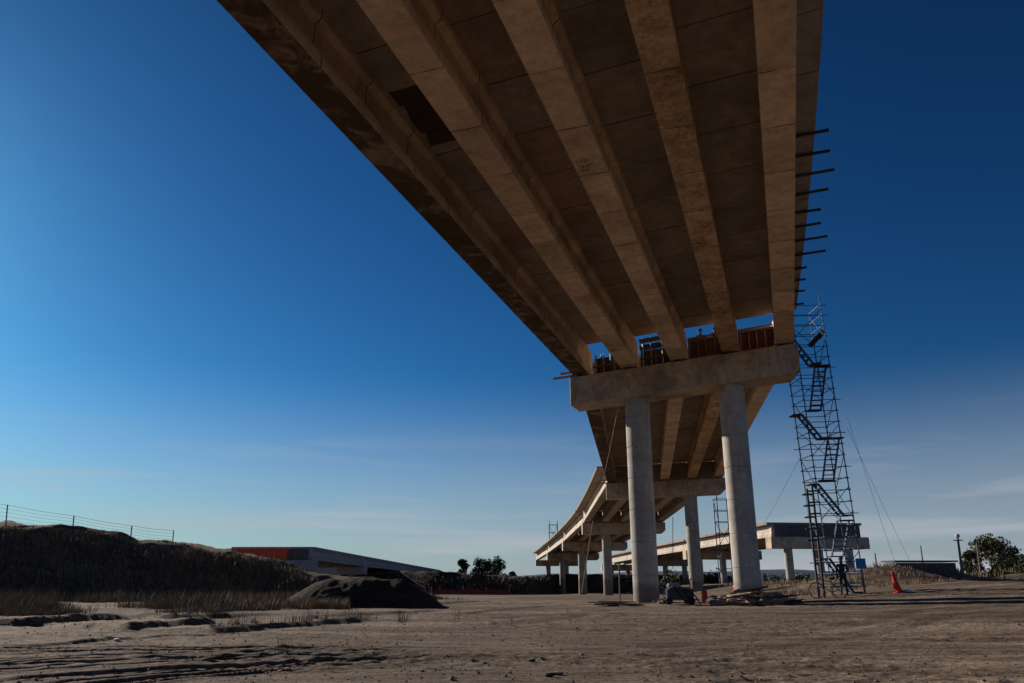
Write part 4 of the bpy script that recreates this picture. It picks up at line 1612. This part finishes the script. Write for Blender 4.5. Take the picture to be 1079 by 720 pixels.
tree_px('bushy_tree', 'broad dark bushy tree at the far right of the dirt road', 1040, 566, 84, 4.9, 5.2, 5200, 0.13, 1, M['leaf_olive'], lobes=22, low=0.1)
tree_px('bushy_tree', 'smaller dark tree right of the broad bushy tree', 1067, 578, 88, 3.5, 3.0, 2200, 0.12, 2, M['leaf_olive'], lobes=10)
tree_px('bushy_tree', 'low dark bush at the right edge behind the road', 1078, 589, 86, 2.0, 4.0, 1500, 0.12, 3, M['leaf'], lobes=10)
tree_px('bushy_tree', 'low bush joining the left foot of the broad bushy tree', 1022, 582, 83, 3.0, 2.4, 1600, 0.12, 4, M['leaf_olive'], lobes=9)
for i, (px, yt, Y, h, w, lab) in enumerate(((488, 589, 185, 8.5, 3.6, 'round-topped tree beside the end of the left viaduct'),
                                            (505, 589, 205, 9.0, 3.8, 'narrow tree, second from the left above the far bank'),
                                            (514, 590, 200, 8.5, 4.0, 'narrow tree, third from the left above the far bank'),
                                            (525, 585, 195, 9.5, 4.6, 'tallest dark tree above the far bank'),
                                            (509, 598, 240, 6.5, 9.0, 'low spreading tree behind the trees on the far bank'),
                                            (540, 603, 220, 5.0, 3.2, 'small round bush right of the tallest far tree'))):
    tree_px('conifer_tree' if i in (1, 2, 3) else 'round_tree', lab, px, yt, Y, h, w, 2600, 0.26, 30 + i, M['leaf_pine'], 'trees above the far bank', lobes=26, low=0.12, lobe=(0.18, 0.32))
for i, (px, yt, Y, h, w, lab) in enumerate(((930, 604, 120, 4.2, 3.0, 'dark shrub left of the cone line near the right viaduct end'), (941, 602, 118, 4.4, 3.2, 'dark shrub behind the grassy spoil above the cone'),
                                            (953, 604, 125, 4.2, 3.4, 'dark shrub in front of the long shed, left'), (985, 601, 122, 4.6, 3.4, 'dark shrub in front of the long shed, middle'),
                                            (1000, 603, 118, 3.8, 3.6, 'dark shrub by the leaning pole'))):
    tree_px('dark_shrub', lab, px, yt - 3, Y, h, w, 900, 0.2, 60 + i, M['leaf'], 'shrubs before the long shed', lobes=9, low=0.02)
for i, (px, yt, Y, w) in enumerate(((706, 604, 180, 8), (735, 606, 180, 7), (752, 607, 175, 9), (775, 606, 185, 8), (815, 608, 190, 10), (845, 609, 180, 9), (876, 606, 170, 8), (672, 606, 190, 8))):
    tree_px('dark_shrub', 'dark low tree in the far row seen under the viaducts', px, yt, Y, 5.0, w, 900, 0.35, 80 + i, M['leaf'], 'far trees under the viaducts', lobes=11, low=0.02)

# long shed
c = at(980, 600, 210)
sx0, sx1 = at(946, 600, 210).x, at(1009, 600, 210).x
zt = at(980, 591.5, 210).z
zb = gz(c.x, 210)
root = thing('long_shed', (c.x, 210, zb), 'long low grey shed with regular bays behind the shrubs on the right', 'building')
MB().box(((sx0 + sx1) / 2, 214, (zb + zt) / 2 - 0.2), (sx1 - sx0, 7.0, zt - zb - 0.4)).build('wall', M['diaphragm'], root)
MB().box(((sx0 + sx1) / 2, 214, zt), (sx1 - sx0 + 1, 8.0, 0.4)).build('roof', M['hill'], root)
for k in range(11):
    x = sx0 + (sx1 - sx0) * (k + 0.5) / 11
    MB().box((x, 210.35, zt - 1.6), ((sx1 - sx0) / 16, 0.25, 2.0)).build('bay_opening', M['steel_dark'], root)

# utility poles
for px0, py0, px1, py1, Y, lab, lamp in ((1014, 607, 1009, 566, 62, 'leaning timber pole with a pale lamp head left of the bushy tree', True),
                                         (973, 600, 970, 575, 110, 'thin dark pole before the long shed', False),
                                         (1032, 600, 1029, 572, 78, 'thin pole standing in the broad bushy tree', False),
                                         (924, 600, 922, 583, 120, 'thin pole just right of the right viaduct end', False)):
    a, b = at(px0, py0, Y), at(px1, py1, Y)
    a.z = min(a.z, gz(a.x, Y)) - 0.3
    root = thing('utility_pole', a, lab, 'pole')
    MB().tube([a, b], [0.12, 0.08], 7).build('shaft', M['pole'], root)
    if lamp:
        MB().bar(b + Vector((-0.35, 0, -0.25)), b + Vector((0.35, 0, -0.25)), 0.08, 0.08).build('crossarm', M['pole'], root)
        MB().lathe(b + Vector((0, 0, -0.1)), [(0.06, 0), (0.17, 0.12), (0.17, 0.28), (0.05, 0.36)], 10).build('lamp_head', M['insulator'], root)


def blades(name, pts, hmin, hmax, per, spread, width, mat, label, seed, cat='grass', droop=0.35):
    rg = np.random.default_rng(seed)
    v, f = [], []
    for (x, y, z, s) in pts:
        for b in range(per):
            a = rg.random() * 2 * math.pi
            r0 = spread * s * rg.random() ** 0.7
            bx_, by_ = x + r0 * math.cos(a), y + r0 * math.sin(a)
            h = s * rg.uniform(hmin, hmax)
            a2 = a + rg.normal() * 0.7
            l = droop * h * rg.uniform(0.3, 1.2)
            w = width * rg.uniform(0.6, 1.3)
            sx, sy = -math.sin(a2 + 0.8) * w, math.cos(a2 + 0.8) * w
            k = len(v)
            v += [(bx_ - sx, by_ - sy, z - 0.05), (bx_ + sx, by_ + sy, z - 0.05),
                  (bx_ + l * 0.45 * math.cos(a2) + sx * 0.7, by_ + l * 0.45 * math.sin(a2) + sy * 0.7, z + h * 0.6),
                  (bx_ + l * 0.45 * math.cos(a2) - sx * 0.7, by_ + l * 0.45 * math.sin(a2) - sy * 0.7, z + h * 0.6),
                  (bx_ + l * math.cos(a2), by_ + l * math.sin(a2), z + h)]
            f += [(k, k + 1, k + 2, k + 3), (k + 3, k + 2, k + 4)]
    o = mesh_obj(name, v, f, mat)
    return tag(o, label, cat, kind='stuff')


rg2 = np.random.default_rng(5)
pts = []
for (line, w_, h_, c_) in (RIDGES[0], RIDGES[5]):
    for i in range(len(line) - 1):
        for k in range(14):
            t = rg2.random()
            x = line[i][0] * (1 - t) + line[i + 1][0] * t + rg2.normal() * 0.15
            y = line[i][1] * (1 - t) + line[i + 1][1] * t + abs(rg2.normal()) * 0.8
            pts.append((x, y, gz(x, y), rg2.uniform(0.25, 0.8)))
blades('scarp_grass', pts, 0.12, 0.42, 22, 0.35, 0.005, M['scrub'], 'ragged dry grass along the low cut edges on the left', 12)
# scrub over the slope of the left bank
pts = []
nt_, ns = BANK.shape[:2]
while len(pts) < 1300:
    i, k = rg2.integers(0, nt_), rg2.integers(1, int(ns * 0.58))
    p = BANK[i, k]
    if p[1] < 22 or (p[0] > -15.5 and k > ns * 0.42):
        continue
    d = float(vnoise(p[0] * 0.35, p[1] * 0.35)) + 0.5
    if rg2.random() < d:
        pts.append((p[0] + rg2.normal() * 0.3, p[1] + rg2.normal() * 0.3, p[2] - 0.05, rg2.uniform(0.5, 1.4)))
blades('bank_scrub', pts, 0.1, 0.42, 18, 0.6, 0.022, M['scrub'], 'dry brown scrub covering the slope of the left earth bank', 1)
pts = []
while len(pts) < 900:
    i, k = rg2.integers(0, nt_), rg2.integers(int(ns * 0.05), int(ns * 0.6))
    p = BANK[i, k]
    if p[1] < 22 or p[0] > -14 or rg2.random() > float(vnoise(p[0] * 0.25 + 5, p[1] * 0.25)) + 0.45:
        continue
    pts.append((p[0], p[1], p[2] - 0.05, rg2.uniform(0.6, 1.3)))
blades('bank_grass', pts, 0.12, 0.36, 26, 0.55, 0.014, M['dry'], 'straw-coloured grass tufts on the upper slope of the left bank', 2)
# flat waste ground before the bank
pts = []
while len(pts) < 1000:
    px = rg2.uniform(-40, 330)
    Y = rg2.uniform(25, 44)
    x = (px - CX) / 850 * Y
    lim = 25.5 + 3.5 * float(vnoise(px * 0.02, 3)) + max(0, (px - 180)) * 0.035
    if Y < lim:
        continue
    edge_f = min(1.0, 0.3 + (Y - lim) / 6.0)
    if float(vnoise(x * 0.45, Y * 0.3)) + 0.5 * float(vnoise(x * 1.3, Y * 1.1)) > 0.04:
        pts.append((x, Y, gz(x, Y), edge_f * rg2.uniform(0.4, 1.3)))
blades('waste_scrub', [p for i, p in enumerate(pts) if i % 3], 0.15, 0.6, 34, 0.7, 0.009, M['scrub'], 'brown dry weeds on the waste ground before the left bank', 3)
blades('waste_grass', pts[::3], 0.2, 0.62, 44, 0.5, 0.006, M['dry'], 'pale dry grass along the foot of the left bank', 4)
pts = []
for (px0, px1, Y0, Y1, n) in ((230, 285, 31, 36, 90), (330, 362, 30.5, 32, 55), (285, 330, 30, 34, 30)):
    for k in range(n):
        Y = rg2.uniform(Y0, Y1)
        x = (rg2.uniform(px0, px1) - CX) / 850 * Y
        pts.append((x, Y, gz(x, Y), rg2.uniform(0.6, 1.1)))
blades('straw_grass', pts, 0.2, 0.5, 50, 0.3, 0.008, M['dry'], 'clumps of straw-coloured grass at the foot of the dark mound', 5)
# spoil behind the tower
pts = []
for k in range(700):
    Y = rg2.uniform(41.5, 54)
    x = rg2.uniform(13.5, 31)
    if rg2.random() < float(vnoise(x * 0.4, Y * 0.4)) + 0.6:
        pts.append((x, Y, gz(x, Y), rg2.uniform(0.5, 1.2)))
blades('spoil_grass', pts, 0.08, 0.32, 26, 0.4, 0.013, M['dry'], 'dry brown grass over the spoil bank behind the stair tower', 6)
pts = []
for k in range(500):
    Y = rg2.uniform(56, 84)
    x = rg2.uniform(28, 62)
    pts.append((x, Y, gz(x, Y), rg2.uniform(0.5, 1.4)))
blades('roadside_scrub', pts, 0.15, 0.5, 20, 0.5, 0.02, M['dry'], 'dry scrub on the heaps right of the dirt road', 7)
pts = []
while len(pts) < 500:
    i, k = rg2.integers(0, FARBANK.shape[0]), rg2.integers(0, int(FARBANK.shape[1] * 0.66))
    p = FARBANK[i, k]
    pts.append((p[0], p[1], p[2] - 0.1, rg2.uniform(0.7, 2.2)))
blades('far_scrub', pts, 0.12, 0.35, 14, 0.8, 0.05, M['scrub'], 'dark scrub over the face of the far bank', 9)
# weeds here and there on the open ground
pts = []
for px, py in ((425, 657), (421, 655), (429, 655), (480, 652), (372, 655), (300, 690)):
    x, y = gp(px, py)
    pts.append((x, y, gz(x, y), 0.7))
blades('dry_weed', pts, 0.3, 0.6, 14, 0.2, 0.006, M['scrub'], 'sparse dry weeds standing on the open dirt', 8)

# ------------------------------------------------------------------ gravel and clods over the open ground (uncountable)
rg3 = np.random.default_rng(8)
bmv, bmf = [], []
base = [(1, 0, 0), (-1, 0, 0), (0, 1, 0), (0, -1, 0), (0, 0, 1), (0, 0, -0.6)]
tri = [(0, 2, 4), (2, 1, 4), (1, 3, 4), (3, 0, 4), (2, 0, 5), (1, 2, 5), (3, 1, 5), (0, 3, 5)]
N = 12000
Yr = 9 + 30 * rg3.random(N) ** 1.4
Xr = (rg3.uniform(-60, 1140, N) - CX) / 860 * Yr
Zr, _ = ground_height(Xr, Yr)
for x, y, z in zip(Xr, Yr, Zr):
    s = 0.006 + 0.022 * rg3.random() ** 5 + (0.03 * rg3.random() if rg3.random() < 0.03 else 0)
    k = len(bmv)
    j = rg3.uniform(0.55, 1.25, 6)
    a = rg3.uniform(0, 6.3)
    ca, sa = math.cos(a), math.sin(a)
    for (u, v_, w), q in zip(base, j):
        bmv.append((x + (u * ca - v_ * sa) * s * q * 1.2, y + (u * sa + v_ * ca) * s * q, z + s * 0.25 + w * s * q * 0.7))
    bmf += [tuple(i + k for i in t) for t in tri]
tag(mesh_obj('gravel', bmv, bmf, M['rock']), 'loose gravel and clods scattered over the packed dirt', 'gravel', kind='stuff')
